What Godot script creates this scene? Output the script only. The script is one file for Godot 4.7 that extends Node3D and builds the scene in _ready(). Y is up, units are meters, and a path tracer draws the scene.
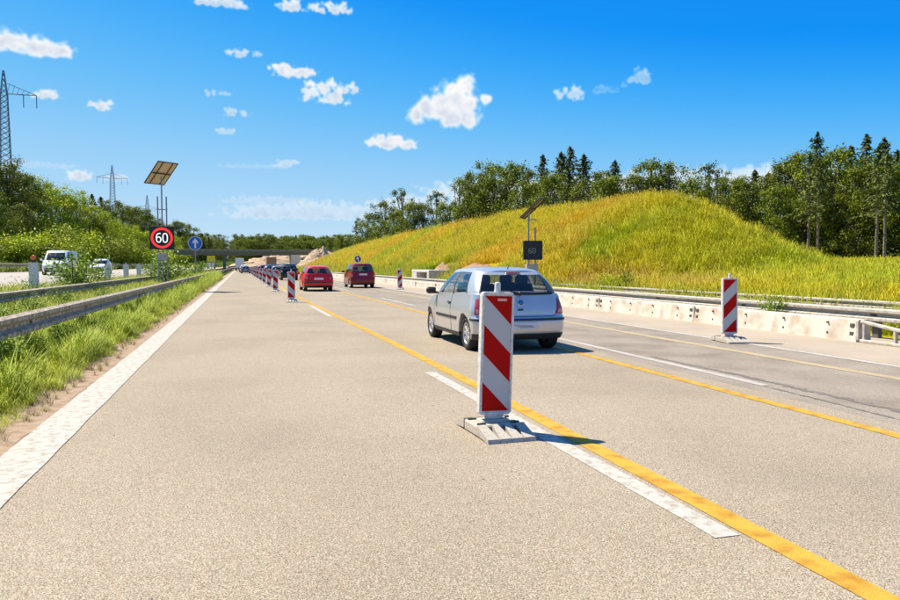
extends Node3D
# Motorway work zone: hatchback, red and white delineators, grass embankment, woods, blue sky.
# Road runs along -Z, X is to the right, camera above the origin.

var M := {}
var names := {}
var rng := RandomNumberGenerator.new()

# ------------------------------------------------------------------ mesh builder
class MB:
	var v := PackedVector3Array()
	var n := PackedVector3Array()
	var u := PackedVector2Array()
	var c := PackedColorArray()
	var ix := PackedInt32Array()
	var col := Color.WHITE
	func quad(a: Vector3, b: Vector3, cc: Vector3, d: Vector3) -> void:
		var nn := (b - a).cross(cc - a)
		if nn.length_squared() < 1e-14:
			nn = (cc - a).cross(d - a)
		nn = nn.normalized()
		var k := v.size()
		for p in [a, b, cc, d]:
			v.append(p); n.append(nn); c.append(col); u.append(Vector2(p.x, p.z))
		ix.append_array(PackedInt32Array([k, k + 2, k + 1, k, k + 3, k + 2]))
	func tri(a: Vector3, b: Vector3, cc: Vector3) -> void:
		var nn := (b - a).cross(cc - a).normalized()
		var k := v.size()
		for p in [a, b, cc]:
			v.append(p); n.append(nn); c.append(col); u.append(Vector2(p.x, p.z))
		ix.append_array(PackedInt32Array([k, k + 2, k + 1]))
	func poly(pts: Array) -> void:
		for i in range(1, pts.size() - 1):
			tri(pts[0], pts[i], pts[i + 1])
	# extruded outline (outline in the xy plane of the basis, seen from +z counter-clockwise)
	func prism(pts: PackedVector2Array, depth: float, t: Transform3D) -> void:
		var idx := Geometry2D.triangulate_polygon(pts)
		var cw := Geometry2D.is_polygon_clockwise(pts)
		for i in range(0, idx.size(), 3):
			var a := pts[idx[i]]; var b := pts[idx[i + 1]]; var d := pts[idx[i + 2]]
			if (b - a).cross(d - a) < 0.0:
				var q := b; b = d; d = q
			tri(t * Vector3(a.x, a.y, depth), t * Vector3(b.x, b.y, depth), t * Vector3(d.x, d.y, depth))
			tri(t * Vector3(a.x, a.y, 0), t * Vector3(d.x, d.y, 0), t * Vector3(b.x, b.y, 0))
		for i in pts.size():
			var a := pts[i]; var b := pts[(i + 1) % pts.size()]
			if cw:
				var q := a; a = b; b = q
			quad(t * Vector3(a.x, a.y, 0), t * Vector3(b.x, b.y, 0), t * Vector3(b.x, b.y, depth), t * Vector3(a.x, a.y, depth))
	# smooth grid, rows of equal length
	func grid(P: Array, flip := false) -> void:
		var R := P.size()
		var C: int = P[0].size()
		var k := v.size()
		for i in R:
			for j in C:
				var p: Vector3 = P[i][j]
				var du: Vector3 = P[i][mini(j + 1, C - 1)] - P[i][maxi(j - 1, 0)]
				var dv: Vector3 = P[mini(i + 1, R - 1)][j] - P[maxi(i - 1, 0)][j]
				var nn := du.cross(dv)
				if nn.length_squared() < 1e-16:
					nn = Vector3.UP
				nn = nn.normalized()
				if flip:
					nn = -nn
				v.append(p); n.append(nn); c.append(col); u.append(Vector2(p.x, p.z))
		for i in R - 1:
			for j in C - 1:
				var a := k + i * C + j
				if flip:
					ix.append_array(PackedInt32Array([a, a + 1, a + C + 1, a, a + C + 1, a + C]))
				else:
					ix.append_array(PackedInt32Array([a, a + C + 1, a + 1, a, a + C, a + C + 1]))
	func box(ce: Vector3, sz: Vector3, bev := 0.0, bs := Basis()) -> void:
		var h := sz * 0.5
		if bev <= 0.0:
			var q := []
			for i in 8:
				q.append(ce + bs * Vector3(h.x if i & 1 else -h.x, h.y if i & 2 else -h.y, h.z if i & 4 else -h.z))
			quad(q[4], q[5], q[7], q[6]); quad(q[1], q[0], q[2], q[3]); quad(q[5], q[1], q[3], q[7])
			quad(q[0], q[4], q[6], q[2]); quad(q[6], q[7], q[3], q[2]); quad(q[0], q[1], q[5], q[4])
			return
		bev = minf(bev, minf(h.x, minf(h.y, h.z)) * 0.95)
		var e := func(ax: int, s: Array) -> Vector3:
			var p := Vector3(s[0] * h.x, s[1] * h.y, s[2] * h.z)
			for a in 3:
				if a != ax:
					p[a] -= s[a] * bev
			return ce + bs * p
		for ax in 3:
			var b1 := (ax + 1) % 3; var b2 := (ax + 2) % 3
			for s in [-1.0, 1.0]:
				var qs := []
				for st in [[-1.0, -1.0], [1.0, -1.0], [1.0, 1.0], [-1.0, 1.0]]:
					var w := [0.0, 0.0, 0.0]
					w[ax] = s; w[b1] = st[0]; w[b2] = st[1]
					qs.append(e.call(ax, w))
				if s > 0: quad(qs[0], qs[1], qs[2], qs[3])
				else: quad(qs[3], qs[2], qs[1], qs[0])
			# edges along ax
			for st in [[-1.0, -1.0], [1.0, -1.0], [1.0, 1.0], [-1.0, 1.0]]:
				var w0 := [0.0, 0.0, 0.0]; var w1 := [0.0, 0.0, 0.0]
				w0[ax] = -1.0; w1[ax] = 1.0
				w0[b1] = st[0]; w0[b2] = st[1]; w1[b1] = st[0]; w1[b2] = st[1]
				var p0: Vector3 = e.call(b1, w0); var p1: Vector3 = e.call(b1, w1)
				var p2: Vector3 = e.call(b2, w1); var p3: Vector3 = e.call(b2, w0)
				if st[0] * st[1] > 0: quad(p0, p3, p2, p1)
				else: quad(p0, p1, p2, p3)
		for i in 8:
			var s := [1.0 if i & 1 else -1.0, 1.0 if i & 2 else -1.0, 1.0 if i & 4 else -1.0]
			if s[0] * s[1] * s[2] > 0: tri(e.call(0, s), e.call(1, s), e.call(2, s))
			else: tri(e.call(0, s), e.call(2, s), e.call(1, s))
	func tube(pts: Array, rad: Array, sides := 8, cap := true) -> void:
		var rows := []
		var ref := Vector3(0.31, 0.2, 0.93)
		for i in pts.size():
			var d: Vector3 = (pts[mini(i + 1, pts.size() - 1)] - pts[maxi(i - 1, 0)]).normalized()
			var a := d.cross(ref)
			if a.length() < 0.05:
				a = d.cross(Vector3(0.9, 0.1, 0.1))
			a = a.normalized()
			var b := d.cross(a)
			var r: float = rad[mini(i, rad.size() - 1)]
			var row := []
			for j in sides + 1:
				var t := TAU * j / sides
				row.append(pts[i] + (a * cos(t) + b * sin(t)) * r)
			rows.append(row)
		grid(rows, false)
		if cap:
			for e in [0, rows.size() - 1]:
				var ring: Array = rows[e].slice(0, sides)
				if e == 0: ring.reverse()
				poly(ring)
	# profile [[radius, offset along axis]], around the basis' y axis
	func lathe(prof: Array, t: Transform3D, sides := 24) -> void:
		var rows := []
		for p in prof:
			var row := []
			for j in sides + 1:
				var a := TAU * j / sides
				row.append(t * Vector3(cos(a) * p[0], p[1], sin(a) * p[0]))
			rows.append(row)
		grid(rows, false)
	func leaf(p: Vector3, d: Vector3, w: Vector3, cl: Color, nn: Vector3) -> void:
		var k := v.size()
		v.append(p - d * 0.5); v.append(p + w * 0.5 + d * 0.08); v.append(p + d * 0.5); v.append(p - w * 0.5 + d * 0.08)
		for i in 4:
			n.append(nn); c.append(cl); u.append(Vector2.ZERO)
		ix.append_array(PackedInt32Array([k, k + 2, k + 1, k, k + 3, k + 2]))
	func mesh() -> ArrayMesh:
		var a := []
		a.resize(Mesh.ARRAY_MAX)
		a[Mesh.ARRAY_VERTEX] = v; a[Mesh.ARRAY_NORMAL] = n; a[Mesh.ARRAY_TEX_UV] = u; a[Mesh.ARRAY_TEX_UV2] = u
		a[Mesh.ARRAY_COLOR] = c; a[Mesh.ARRAY_INDEX] = ix
		var m := ArrayMesh.new()
		m.add_surface_from_arrays(Mesh.PRIMITIVE_TRIANGLES, a)
		return m

# ------------------------------------------------------------------ naming helpers
func numbered(called: String) -> String:
	names[called] = names.get(called, -1) + 1
	return called if names[called] == 0 else "%s_%03d" % [called, names[called]]

func thing(called: String, label: String, category: String, at := Vector3.ZERO, group := "", turn := 0.0) -> Node3D:
	var o := Node3D.new()
	o.name = numbered(called)
	add_child(o)
	o.position = at
	o.rotation.y = turn
	o.set_meta("label", label); o.set_meta("category", category)
	if group: o.set_meta("group", group)
	return o

func part(called: String, mesh: Mesh, mat: Material, parent: Node3D, at := Vector3.ZERO) -> MeshInstance3D:
	var o := MeshInstance3D.new()
	o.name = called
	o.mesh = mesh
	o.material_override = mat
	o.position = at
	parent.add_child(o, true)
	return o

func structure(called: String, mesh: Mesh, mat: Material, label := "", category := "") -> MeshInstance3D:
	var o := MeshInstance3D.new()
	o.name = numbered(called)
	o.mesh = mesh
	o.material_override = mat
	add_child(o)
	o.set_meta("kind", "structure")
	if label: o.set_meta("label", label)
	if category: o.set_meta("category", category)
	return o

func ordinal(n: int) -> String:
	var words := ["", "first", "second", "third", "fourth", "fifth", "sixth", "seventh", "eighth", "ninth", "tenth", "eleventh", "twelfth"]
	if n < words.size(): return words[n]
	var suf := "th"
	if n % 100 < 11 or n % 100 > 13:
		suf = ["th", "st", "nd", "rd", "th", "th", "th", "th", "th", "th"][n % 10]
	return str(n) + suf

static func ip(arr: Array, x: float) -> float:
	if x <= arr[0][0]: return arr[0][1]
	for i in range(1, arr.size()):
		if x <= arr[i][0]:
			return lerpf(arr[i - 1][1], arr[i][1], (x - arr[i - 1][0]) / (arr[i][0] - arr[i - 1][0]))
	return arr[arr.size() - 1][1]

# ------------------------------------------------------------------ materials
func lin(r: float, g: float, b: float) -> Color:
	return Color(r, g, b).linear_to_srgb()

func mat(key: String, col: Color, rough := 0.8, metal := 0.0) -> StandardMaterial3D:
	var m := StandardMaterial3D.new()
	m.resource_name = key
	m.albedo_color = col
	m.roughness = rough
	m.metallic = metal
	M[key] = m
	return m

func noise_tex(size: int, freq: float, seed_: int, lo: Color, hi: Color, octaves := 4, mid = null) -> NoiseTexture2D:
	var f := FastNoiseLite.new()
	f.seed = seed_
	f.frequency = freq
	f.fractal_octaves = octaves
	f.noise_type = FastNoiseLite.TYPE_SIMPLEX
	var t := NoiseTexture2D.new()
	t.width = size; t.height = size
	t.seamless = true
	t.noise = f
	var g := Gradient.new()
	g.set_color(0, lo); g.set_color(1, hi)
	if mid != null:
		g.add_point(0.5, mid)
	t.color_ramp = g
	return t

func grain(size: int, seed_: int, base: Color, spread: float, warm: float, dark_share: float) -> ImageTexture:
	# mineral grains: every texel a stone of its own tone, some dark, some pale
	var r := RandomNumberGenerator.new()
	r.seed = seed_
	var coarse := FastNoiseLite.new()
	coarse.seed = seed_ + 5; coarse.frequency = 0.33; coarse.fractal_octaves = 2
	var by := PackedByteArray()
	by.resize(size * size * 3)
	var k := 0
	for y in size:
		for x in size:
			var t := r.randf() + r.randf() - 1.0
			t = t * spread + coarse.get_noise_2d(x, y) * spread * 0.9
			var q := r.randf()
			if q < dark_share: t -= spread * 1.5
			elif q > 1.0 - dark_share: t += spread * 1.2
			var w := (r.randf() - 0.5) * warm
			by[k] = clampi(int((base.r + t + w) * 255.0), 0, 255)
			by[k + 1] = clampi(int((base.g + t) * 255.0), 0, 255)
			by[k + 2] = clampi(int((base.b + t - w) * 255.0), 0, 255)
			k += 3
	return ImageTexture.create_from_image(Image.create_from_data(size, size, false, Image.FORMAT_RGB8, by))

func road_mat(key: String, tex: Texture2D, tile: float, macro: Texture2D, macro_tile: float, rough := 0.9) -> StandardMaterial3D:
	var m := mat(key, Color.WHITE, rough)
	m.albedo_texture = tex
	m.uv1_scale = Vector3(1.0 / tile, 1.0 / tile, 1)
	m.detail_enabled = true
	m.detail_blend_mode = BaseMaterial3D.BLEND_MODE_MUL
	m.detail_uv_layer = BaseMaterial3D.DETAIL_UV_2
	m.detail_albedo = macro
	m.uv2_scale = Vector3(1.0 / macro_tile, 1.0 / macro_tile, 1)
	m.metallic_specular = 0.25
	return m

func foliage_mat(key: String, back := Color(0.55, 0.6, 0.10)) -> StandardMaterial3D:
	var m := mat(key, Color.WHITE, 0.65)
	m.vertex_color_use_as_albedo = true
	m.backlight_enabled = true
	m.backlight = back
	m.metallic_specular = 0.3
	m.cull_mode = BaseMaterial3D.CULL_DISABLED
	return m

func tri_tex(m: StandardMaterial3D, tex: Texture2D, scale: float) -> void:
	m.albedo_texture = tex
	m.uv1_triplanar = true
	m.uv1_world_triplanar = true
	m.uv1_scale = Vector3.ONE * scale

func make_materials() -> void:
	var macro := noise_tex(512, 0.012, 3, Color(0.91, 0.905, 0.90), Color(1, 1, 1), 5, Color(0.97, 0.965, 0.955))
	M.macro = macro
	road_mat("lane_asphalt", grain(1024, 11, Color(0.603, 0.558, 0.488), 0.17, 0.07, 0.10), 3.6, macro, 23.0)
	road_mat("grey_asphalt", grain(1024, 12, Color(0.58, 0.545, 0.495), 0.15, 0.04, 0.09), 3.6, noise_tex(512, 0.02, 8, Color(0.84, 0.83, 0.82), Color(1, 1, 1), 5, Color(0.94, 0.935, 0.93)), 17.0)
	road_mat("shoulder_asphalt", grain(512, 13, Color(0.67, 0.62, 0.555), 0.08, 0.03, 0.04), 2.3, macro, 19.0)
	road_mat("far_concrete", grain(512, 14, Color(0.68, 0.655, 0.625), 0.05, 0.02, 0.02), 3.0, macro, 21.0)
	road_mat("white_paint", grain(512, 15, Color(0.715, 0.695, 0.66), 0.08, 0.02, 0.03), 1.9, noise_tex(512, 0.035, 9, Color(0.80, 0.77, 0.73), Color(1, 1, 1), 5, Color(0.985, 0.98, 0.97)), 2.2, 0.7)
	road_mat("faded_white", grain(512, 25, Color(0.70, 0.68, 0.65), 0.06, 0.02, 0.03), 1.9, macro, 2.9, 0.7)
	road_mat("yellow_paint", grain(512, 16, Color(0.77, 0.60, 0.235), 0.06, 0.03, 0.03), 1.7, noise_tex(512, 0.03, 10, Color(0.80, 0.76, 0.70), Color(1, 1, 1), 5, Color(0.97, 0.965, 0.95)), 4.1, 0.65)
	road_mat("faded_yellow", grain(512, 17, Color(0.685, 0.62, 0.50), 0.06, 0.03, 0.03), 1.7, macro, 4.1, 0.75)
	road_mat("soil", grain(512, 18, Color(0.64, 0.565, 0.49), 0.09, 0.04, 0.07), 1.3, noise_tex(512, 0.03, 19, Color(0.82, 0.78, 0.73), Color(1, 1, 1), 5, Color(0.95, 0.93, 0.9)), 3.0, 0.95)
	var skid := road_mat("skid_rubber", grain(512, 20, Color(0.47, 0.44, 0.415), 0.11, 0.02, 0.05), 2.1, macro, 5.0, 0.8)
	skid.metallic_specular = 0.3
	var gm := mat("grassland", Color.WHITE, 0.95)
	gm.vertex_color_use_as_albedo = true
	gm.albedo_texture = noise_tex(512, 0.06, 21, Color(0.62, 0.62, 0.5), Color(1, 1, 1), 5)
	gm.uv1_scale = Vector3(0.22, 0.22, 1)
	gm.metallic_specular = 0.1
	var em := mat("earth", Color.WHITE, 0.95)
	tri_tex(em, noise_tex(512, 0.03, 22, lin(0.20, 0.11, 0.06), lin(0.46, 0.30, 0.17), 5), 0.3)
	var sd_ := mat("pale_earth", Color.WHITE, 0.95)
	tri_tex(sd_, noise_tex(512, 0.03, 26, lin(0.32, 0.22, 0.14), lin(0.60, 0.46, 0.31), 5), 0.12)
	foliage_mat("leaves")
	foliage_mat("grass_blades", Color(0.4, 0.45, 0.12))
	var bark := mat("bark", lin(0.16, 0.12, 0.09), 0.95)
	tri_tex(bark, noise_tex(256, 0.05, 23, Color(0.55, 0.5, 0.45), Color(1, 1, 1), 4), 0.8)
	var pb := mat("pale_bark", lin(0.40, 0.33, 0.26), 0.95)
	tri_tex(pb, noise_tex(256, 0.05, 24, Color(0.45, 0.42, 0.4), Color(1, 1, 1), 4), 0.8)
	# steel of the guard rails: dull zinc with dirt streaks
	var zn := mat("zinc", lin(0.58, 0.52, 0.44), 0.65, 0.0)
	zn.metallic_specular = 0.25
	tri_tex(zn, noise_tex(512, 0.02, 30, Color(0.50, 0.44, 0.37), Color(1, 1, 1), 5, Color(0.86, 0.83, 0.79)), 0.6)
	var zl := mat("bright_zinc", lin(0.62, 0.58, 0.52), 0.6, 0.1)
	tri_tex(zl, noise_tex(512, 0.02, 31, Color(0.78, 0.74, 0.68), Color(1, 1, 1), 5), 0.6)
	mat("post_steel", lin(0.13, 0.12, 0.11), 0.7, 0.2)
	mat("pole_steel", lin(0.30, 0.30, 0.31), 0.45, 0.5)
	mat("hazed_pylon_steel", lin(0.17, 0.24, 0.33), 0.6, 0.1)  # distance haze painted into the steel as a bluish tone
	mat("bolt", lin(0.10, 0.095, 0.09), 0.6, 0.4)
	var cb := mat("barrier_concrete", lin(0.70, 0.63, 0.55), 0.85)
	tri_tex(cb, noise_tex(512, 0.014, 32, Color(0.78, 0.73, 0.67), Color(1, 1, 1), 6, Color(0.95, 0.94, 0.92)), 0.22)
	var cw := mat("white_concrete", lin(0.80, 0.78, 0.75), 0.85)
	tri_tex(cw, noise_tex(512, 0.02, 33, Color(0.75, 0.72, 0.68), Color(1, 1, 1), 5), 0.5)
	var cg := mat("bridge_concrete", lin(0.30, 0.30, 0.25), 0.85)
	tri_tex(cg, noise_tex(512, 0.02, 34, Color(0.6, 0.6, 0.55), Color(1, 1, 1), 5), 0.15)
	mat("bridge_edge", lin(0.13, 0.15, 0.10), 0.8)
	# delineators
	var dw := mat("delineator_plastic", lin(0.80, 0.79, 0.77), 0.5)
	tri_tex(dw, noise_tex(256, 0.03, 35, Color(0.8, 0.78, 0.74), Color(1, 1, 1), 4), 1.7)
	mat("white_film", lin(0.52, 0.505, 0.49), 0.55).metallic_specular = 0.25
	mat("red_film", lin(0.46, 0.008, 0.006), 0.6).metallic_specular = 0.15
	var rp := mat("base_plastic", lin(0.50, 0.46, 0.40), 0.85)
	tri_tex(rp, noise_tex(512, 0.05, 36, Color(0.80, 0.77, 0.73), Color(1, 1, 1), 5, Color(0.95, 0.94, 0.92)), 0.9)
	mat("base_dark", lin(0.06, 0.058, 0.055), 0.9)  # near-black that paints shade into the base recesses
	mat("maker_label", lin(0.72, 0.42, 0.30), 0.5)
	mat("orange_lamp", lin(0.75, 0.13, 0.02), 0.25)
	# signs
	mat("sign_black", lin(0.012, 0.012, 0.013), 0.5)
	mat("sign_frame", lin(0.05, 0.05, 0.05), 0.5, 0.3)
	mat("sign_blue", lin(0.012, 0.12, 0.48), 0.35)
	mat("sign_dark_blue", lin(0.02, 0.03, 0.12), 0.4)
	mat("sign_white", lin(0.80, 0.80, 0.80), 0.4)
	var lr := mat("led_red_sign", lin(0.30, 0.01, 0.01), 0.5)
	lr.emission_enabled = true; lr.emission = lin(0.75, 0.03, 0.03); lr.emission_energy_multiplier = 0.75
	var lw := mat("led_white_sign", lin(0.5, 0.5, 0.5), 0.5)
	lw.emission_enabled = true; lw.emission = lin(0.8, 0.8, 0.8); lw.emission_energy_multiplier = 0.75
	mat("led_dim_white", lin(0.25, 0.25, 0.26), 0.5)
	mat("panel_back", lin(0.55, 0.42, 0.27), 0.6)
	mat("panel_cell", lin(0.012, 0.018, 0.05), 0.15)
	mat("sign_yellow", lin(0.78, 0.62, 0.01), 0.4)
	# vehicles
	mat("tyre", lin(0.018, 0.018, 0.018), 0.85)
	mat("rim", lin(0.55, 0.55, 0.56), 0.35, 0.7)
	mat("rim_dark", lin(0.03, 0.03, 0.03), 0.6)
	mat("black_plastic", lin(0.020, 0.020, 0.022), 0.55)
	mat("seam", lin(0.015, 0.015, 0.017), 0.8)
	mat("interior", lin(0.025, 0.026, 0.030), 0.85)
	mat("plate", lin(0.62, 0.62, 0.64), 0.4)
	mat("plate_print", lin(0.34, 0.35, 0.40), 0.4)
	mat("chrome", lin(0.75, 0.76, 0.78), 0.12, 1.0)
	mat("badge_dark", lin(0.02, 0.03, 0.06), 0.3)
	var tl := mat("tail_lamp", lin(0.42, 0.008, 0.008), 0.15)
	tl.clearcoat_enabled = true
	mat("tail_lamp_clear", lin(0.62, 0.30, 0.26), 0.15)
	var hl := mat("headlamp", lin(0.7, 0.72, 0.75), 0.1, 0.3)
	hl.clearcoat_enabled = true
	var gl := mat("car_glass", Color(0.02, 0.035, 0.04, 0.28), 0.02)
	gl.transparency = BaseMaterial3D.TRANSPARENCY_ALPHA
	gl.metallic_specular = 0.7
	var gb := mat("painted_sky_glass", Color(0.10, 0.20, 0.27, 0.55), 0.02)  # sky reflection in the side windows painted in as a blue tint
	gb.transparency = BaseMaterial3D.TRANSPARENCY_ALPHA
	gb.metallic_specular = 0.7
	var gt := mat("tinted_glass", Color(0.01, 0.013, 0.015, 0.7), 0.03)
	gt.transparency = BaseMaterial3D.TRANSPARENCY_ALPHA
	gt.metallic_specular = 0.7
	paint("silver", lin(0.56, 0.56, 0.57), 0.55, 0.32)
	paint("red", lin(0.62, 0.012, 0.012), 0.0, 0.3)
	paint("dark_red", lin(0.24, 0.010, 0.014), 0.1, 0.3)
	paint("black", lin(0.012, 0.012, 0.014), 0.2, 0.3)
	paint("white", lin(0.78, 0.78, 0.78), 0.0, 0.35)
	paint("dark_blue", lin(0.03, 0.05, 0.14), 0.3, 0.3)
	paint("grey", lin(0.20, 0.21, 0.23), 0.5, 0.3)
	mat("truck_canvas", lin(0.16, 0.17, 0.36), 0.7)
	mat("truck_white", lin(0.75, 0.75, 0.74), 0.6)

func paint(key: String, c: Color, metal: float, rough: float) -> void:
	var m := mat("paint_" + key, c, rough, metal)
	m.clearcoat_enabled = true
	m.clearcoat = 0.55
	m.clearcoat_roughness = 0.05
	m.metallic_specular = 0.3

# ------------------------------------------------------------------ sky
const STOPS := [[0.0, 204, 229, 247], [3.0, 186, 222, 249], [7.0, 146, 206, 250], [11.0, 100, 188, 251], [15.0, 58, 168, 251], [19.0, 20, 147, 249], [30.0, 22, 130, 236], [60.0, 58, 128, 216], [90.0, 66, 128, 210]]

func sky_color(el: float, daz: float) -> Color:
	var e := clampf(el * (1.0 + 0.55 * (0.48 - cos(daz))), 0.0, 90.0)
	for i in range(1, STOPS.size()):
		if e <= STOPS[i][0]:
			var t: float = (e - STOPS[i - 1][0]) / (STOPS[i][0] - STOPS[i - 1][0])
			var a: Array = STOPS[i - 1]; var b: Array = STOPS[i]
			return Color(lerpf(a[1], b[1], t) / 255.0, lerpf(a[2], b[2], t) / 255.0, lerpf(a[3], b[3], t) / 255.0)
	return Color(66 / 255.0, 128 / 255.0, 210 / 255.0)

func make_sky(sun_az: float, sun_el: float) -> Image:
	var W := 4096; var H := 2048
	var small := Image.create(256, 256, false, Image.FORMAT_RGBF)
	for y in 256:
		var el := 90.0 - 180.0 * (y + 0.5) / 256.0
		for x in 256:
			var az := TAU * ((x + 0.5) / 256.0 - 0.5)
			var cs := sin(deg_to_rad(maxf(el, 0.0))) * sin(sun_el) + cos(deg_to_rad(maxf(el, 0.0))) * cos(sun_el) * cos(az - sun_az)
			var away := rad_to_deg(acos(clampf(cs, -1.0, 1.0)))
			var base := sky_color(maxf(el, 0.0), az - sun_az)
			small.set_pixel(x, y, base.lerp(Color(1.0, 1.0, 0.99), exp(-away / 15.0)))   # forward scatter round the sun
	small.resize(W, H, Image.INTERPOLATE_CUBIC)
	small.convert(Image.FORMAT_RGB8)
	# cumulus humilis: azimuth, elevation of the middle, width, height in degrees, raggedness, opacity
	var clouds := [[-14.6, 14.5, 5.2, 2.1, 0.55, 1.00], [-12.8, 11.4, 1.7, 0.7, 0.80, 0.90], [-9.4, 11.1, 1.6, 1.0, 0.90, 0.95], [-1.2, 18.6, 3.2, 1.0, 1.00, 0.90], [4.5, 18.8, 2.7, 1.3, 1.10, 0.95], [7.0, 18.8, 1.6, 1.1, 1.10, 0.95], [-0.0, 15.3, 1.4, 0.7, 1.20, 0.80], [1.2, 15.3, 0.8, 0.6, 1.20, 0.60], [3.9, 14.3, 2.9, 1.2, 1.10, 1.00], [6.4, 12.8, 2.7, 2.2, 1.30, 0.95], [8.2, 13.2, 1.2, 1.0, 1.30, 0.85],
		[15.4, 12.0, 6.0, 4.8, 0.5, 1.00], [11.3, 9.5, 2.9, 1.5, 0.80, 1.00], [24.7, 12.8, 1.5, 1.4, 1.00, 0.75], [29.8, 13.7, 1.4, 1.3, 1.20, 0.55], [27.3, 13.0, 1.6, 0.6, 1.40, 0.30], [28.6, 13.3, 0.7, 0.5, 1.40, 0.30], [-2.1, 12.5, 0.8, 0.8, 1.10, 0.60], [-1.0, 12.5, 0.8, 0.6, 1.20, 0.50], [-0.1, 11.2, 1.4, 0.7, 1.10, 0.70], [-1.1, 9.8, 1.2, 0.5, 1.20, 0.60], [3.1, 7.7, 1.9, 0.7, 1.20, 0.60], [-10.5, 6.2, 1.8, 0.8, 1.00, 0.80], [-8.4, 6.2, 1.7, 0.6, 1.30, 0.60],
		[0.8, 7.4, 3.7, 0.4, 1.50, 0.25], [6.6, 4.1, 11.4, 1.5, 0.90, 0.45], [-13.0, 6.8, 4.3, 0.5, 1.40, 0.30], [2.2, 4.9, 6.0, 0.7, 1.20, 0.30], [24.2, 5.4, 17.4, 2.6, 0.70, 0.75], [34.3, 6.2, 14.5, 2.5, 0.80, 0.70], [16.2, 4.7, 9.2, 2.0, 0.90, 0.60], [38.4, 6.2, 6.4, 1.1, 1.10, 0.60]]
	var r := RandomNumberGenerator.new()
	r.seed = 77
	for i in 90:   # the same fair-weather field goes on all round
		var az := r.randf_range(-180, 180)
		if az > -24.0 and az < 58.0: continue
		var el := r.randf_range(3.0, 45.0)
		var w := r.randf_range(1.5, 8.0)
		clouds.append([az, el, w, w * r.randf_range(0.35, 0.6), 0.95, r.randf_range(0.6, 1.0)])
	var f1 := FastNoiseLite.new(); f1.seed = 4; f1.frequency = 1.0; f1.fractal_octaves = 5; f1.fractal_gain = 0.5
	var f2 := FastNoiseLite.new(); f2.seed = 9; f2.frequency = 0.5; f2.fractal_octaves = 3
	var ppd := W / 360.0
	for ci in clouds.size():
		var cl: Array = clouds[ci]
		var cx: float = (cl[0] / 360.0 + 0.5) * W
		var cy: float = (0.5 - cl[1] / 180.0) * H
		var wx: float = cl[2] * (0.66 if cl[3] < 3.0 else 0.54) * ppd / maxf(cos(deg_to_rad(cl[1])), 0.3)
		var wy: float = cl[3] * (0.62 if cl[3] < 3.0 else 0.54) * ppd
		# a few round heads standing on a flatter foot
		var lobes := []
		var rr := RandomNumberGenerator.new()
		rr.seed = 500 + ci
		var nl := 4 + int(cl[2])
		for k in nl:
			var lx := rr.randf_range(-0.75, 0.75)
			var hh := rr.randf_range(0.35, 0.75) * (1.0 - absf(lx) * 0.45)
			lobes.append([lx, rr.randf_range(-0.35, 0.25) + (0.25 if ci == 11 and lx > 0.1 else 0.0), hh])
		if ci == 0:
			lobes = [[-0.8, 0.1, 0.5], [-0.4, 0.15, 0.55], [0.0, 0.0, 0.55], [0.4, -0.1, 0.5], [0.75, -0.15, 0.4]]
		if ci == 11:
			lobes = [[-0.68, -0.22, 0.28], [-0.42, 0.02, 0.36], [-0.1, 0.05, 0.46], [0.22, 0.30, 0.50], [0.42, 0.60, 0.34], [0.42, 0.1, 0.46], [0.15, -0.28, 0.46], [0.5, -0.3, 0.36], [0.92, 0.22, 0.16]]
		for py in range(int(cy - wy * 1.7), int(cy + wy * 1.7) + 1):
			for px in range(int(cx - wx * 1.5), int(cx + wx * 1.5) + 1):
				var dx := (px - cx) / wx
				var dy := (cy - py) / wy
				var d := -1.0
				for lo in lobes:
					var ex: float = (dx - lo[0]) / (lo[2] * 0.9); var ey: float = (dy - lo[1]) / (lo[2] * 1.15)
					d = maxf(d, 1.0 - sqrt(ex * ex + ey * ey))
				if d < -0.9: continue
				if dy < -0.45: d -= (-0.45 - dy) * 1.6
				var fq := 0.75 + 1.1 / clampf(float(cl[3]), 0.6, 4.0)
				var sx := px / ppd * fq; var sy := py / ppd * fq
				var nz := f1.get_noise_2d(sx + ci * 31.7, sy)
				var dens: float = d + nz * cl[4] * 0.85
				var a := smoothstep(-0.10, 0.50, dens) * float(cl[5])
				if a <= 0.004: continue
				var ux := posmod(px, W)
				# water droplets: white, a little bluer where the cloud is thick and below
				var thick := clampf(0.5 - dy * 0.55 + f2.get_noise_2d(sx * 1.4, sy * 1.4 + ci * 7.0) * 0.6, 0.0, 1.0) * smoothstep(0.2, 0.8, dens)
				var cc := Color(1.0, 1.0, 1.0).lerp(Color(0.80, 0.845, 0.915), thick)
				small.set_pixel(ux, py, small.get_pixel(ux, py).lerp(cc, a))
	return small

# ------------------------------------------------------------------ land
func bank_h(x: float) -> float:      # far side of the other carriageway, x negative
	return ip([[19.0, 0.93], [19.6, 0.9], [23.0, 1.6], [30.0, 3.5], [40.0, 5.5], [60.0, 6.5], [400.0, 9.0]], -x)

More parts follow.
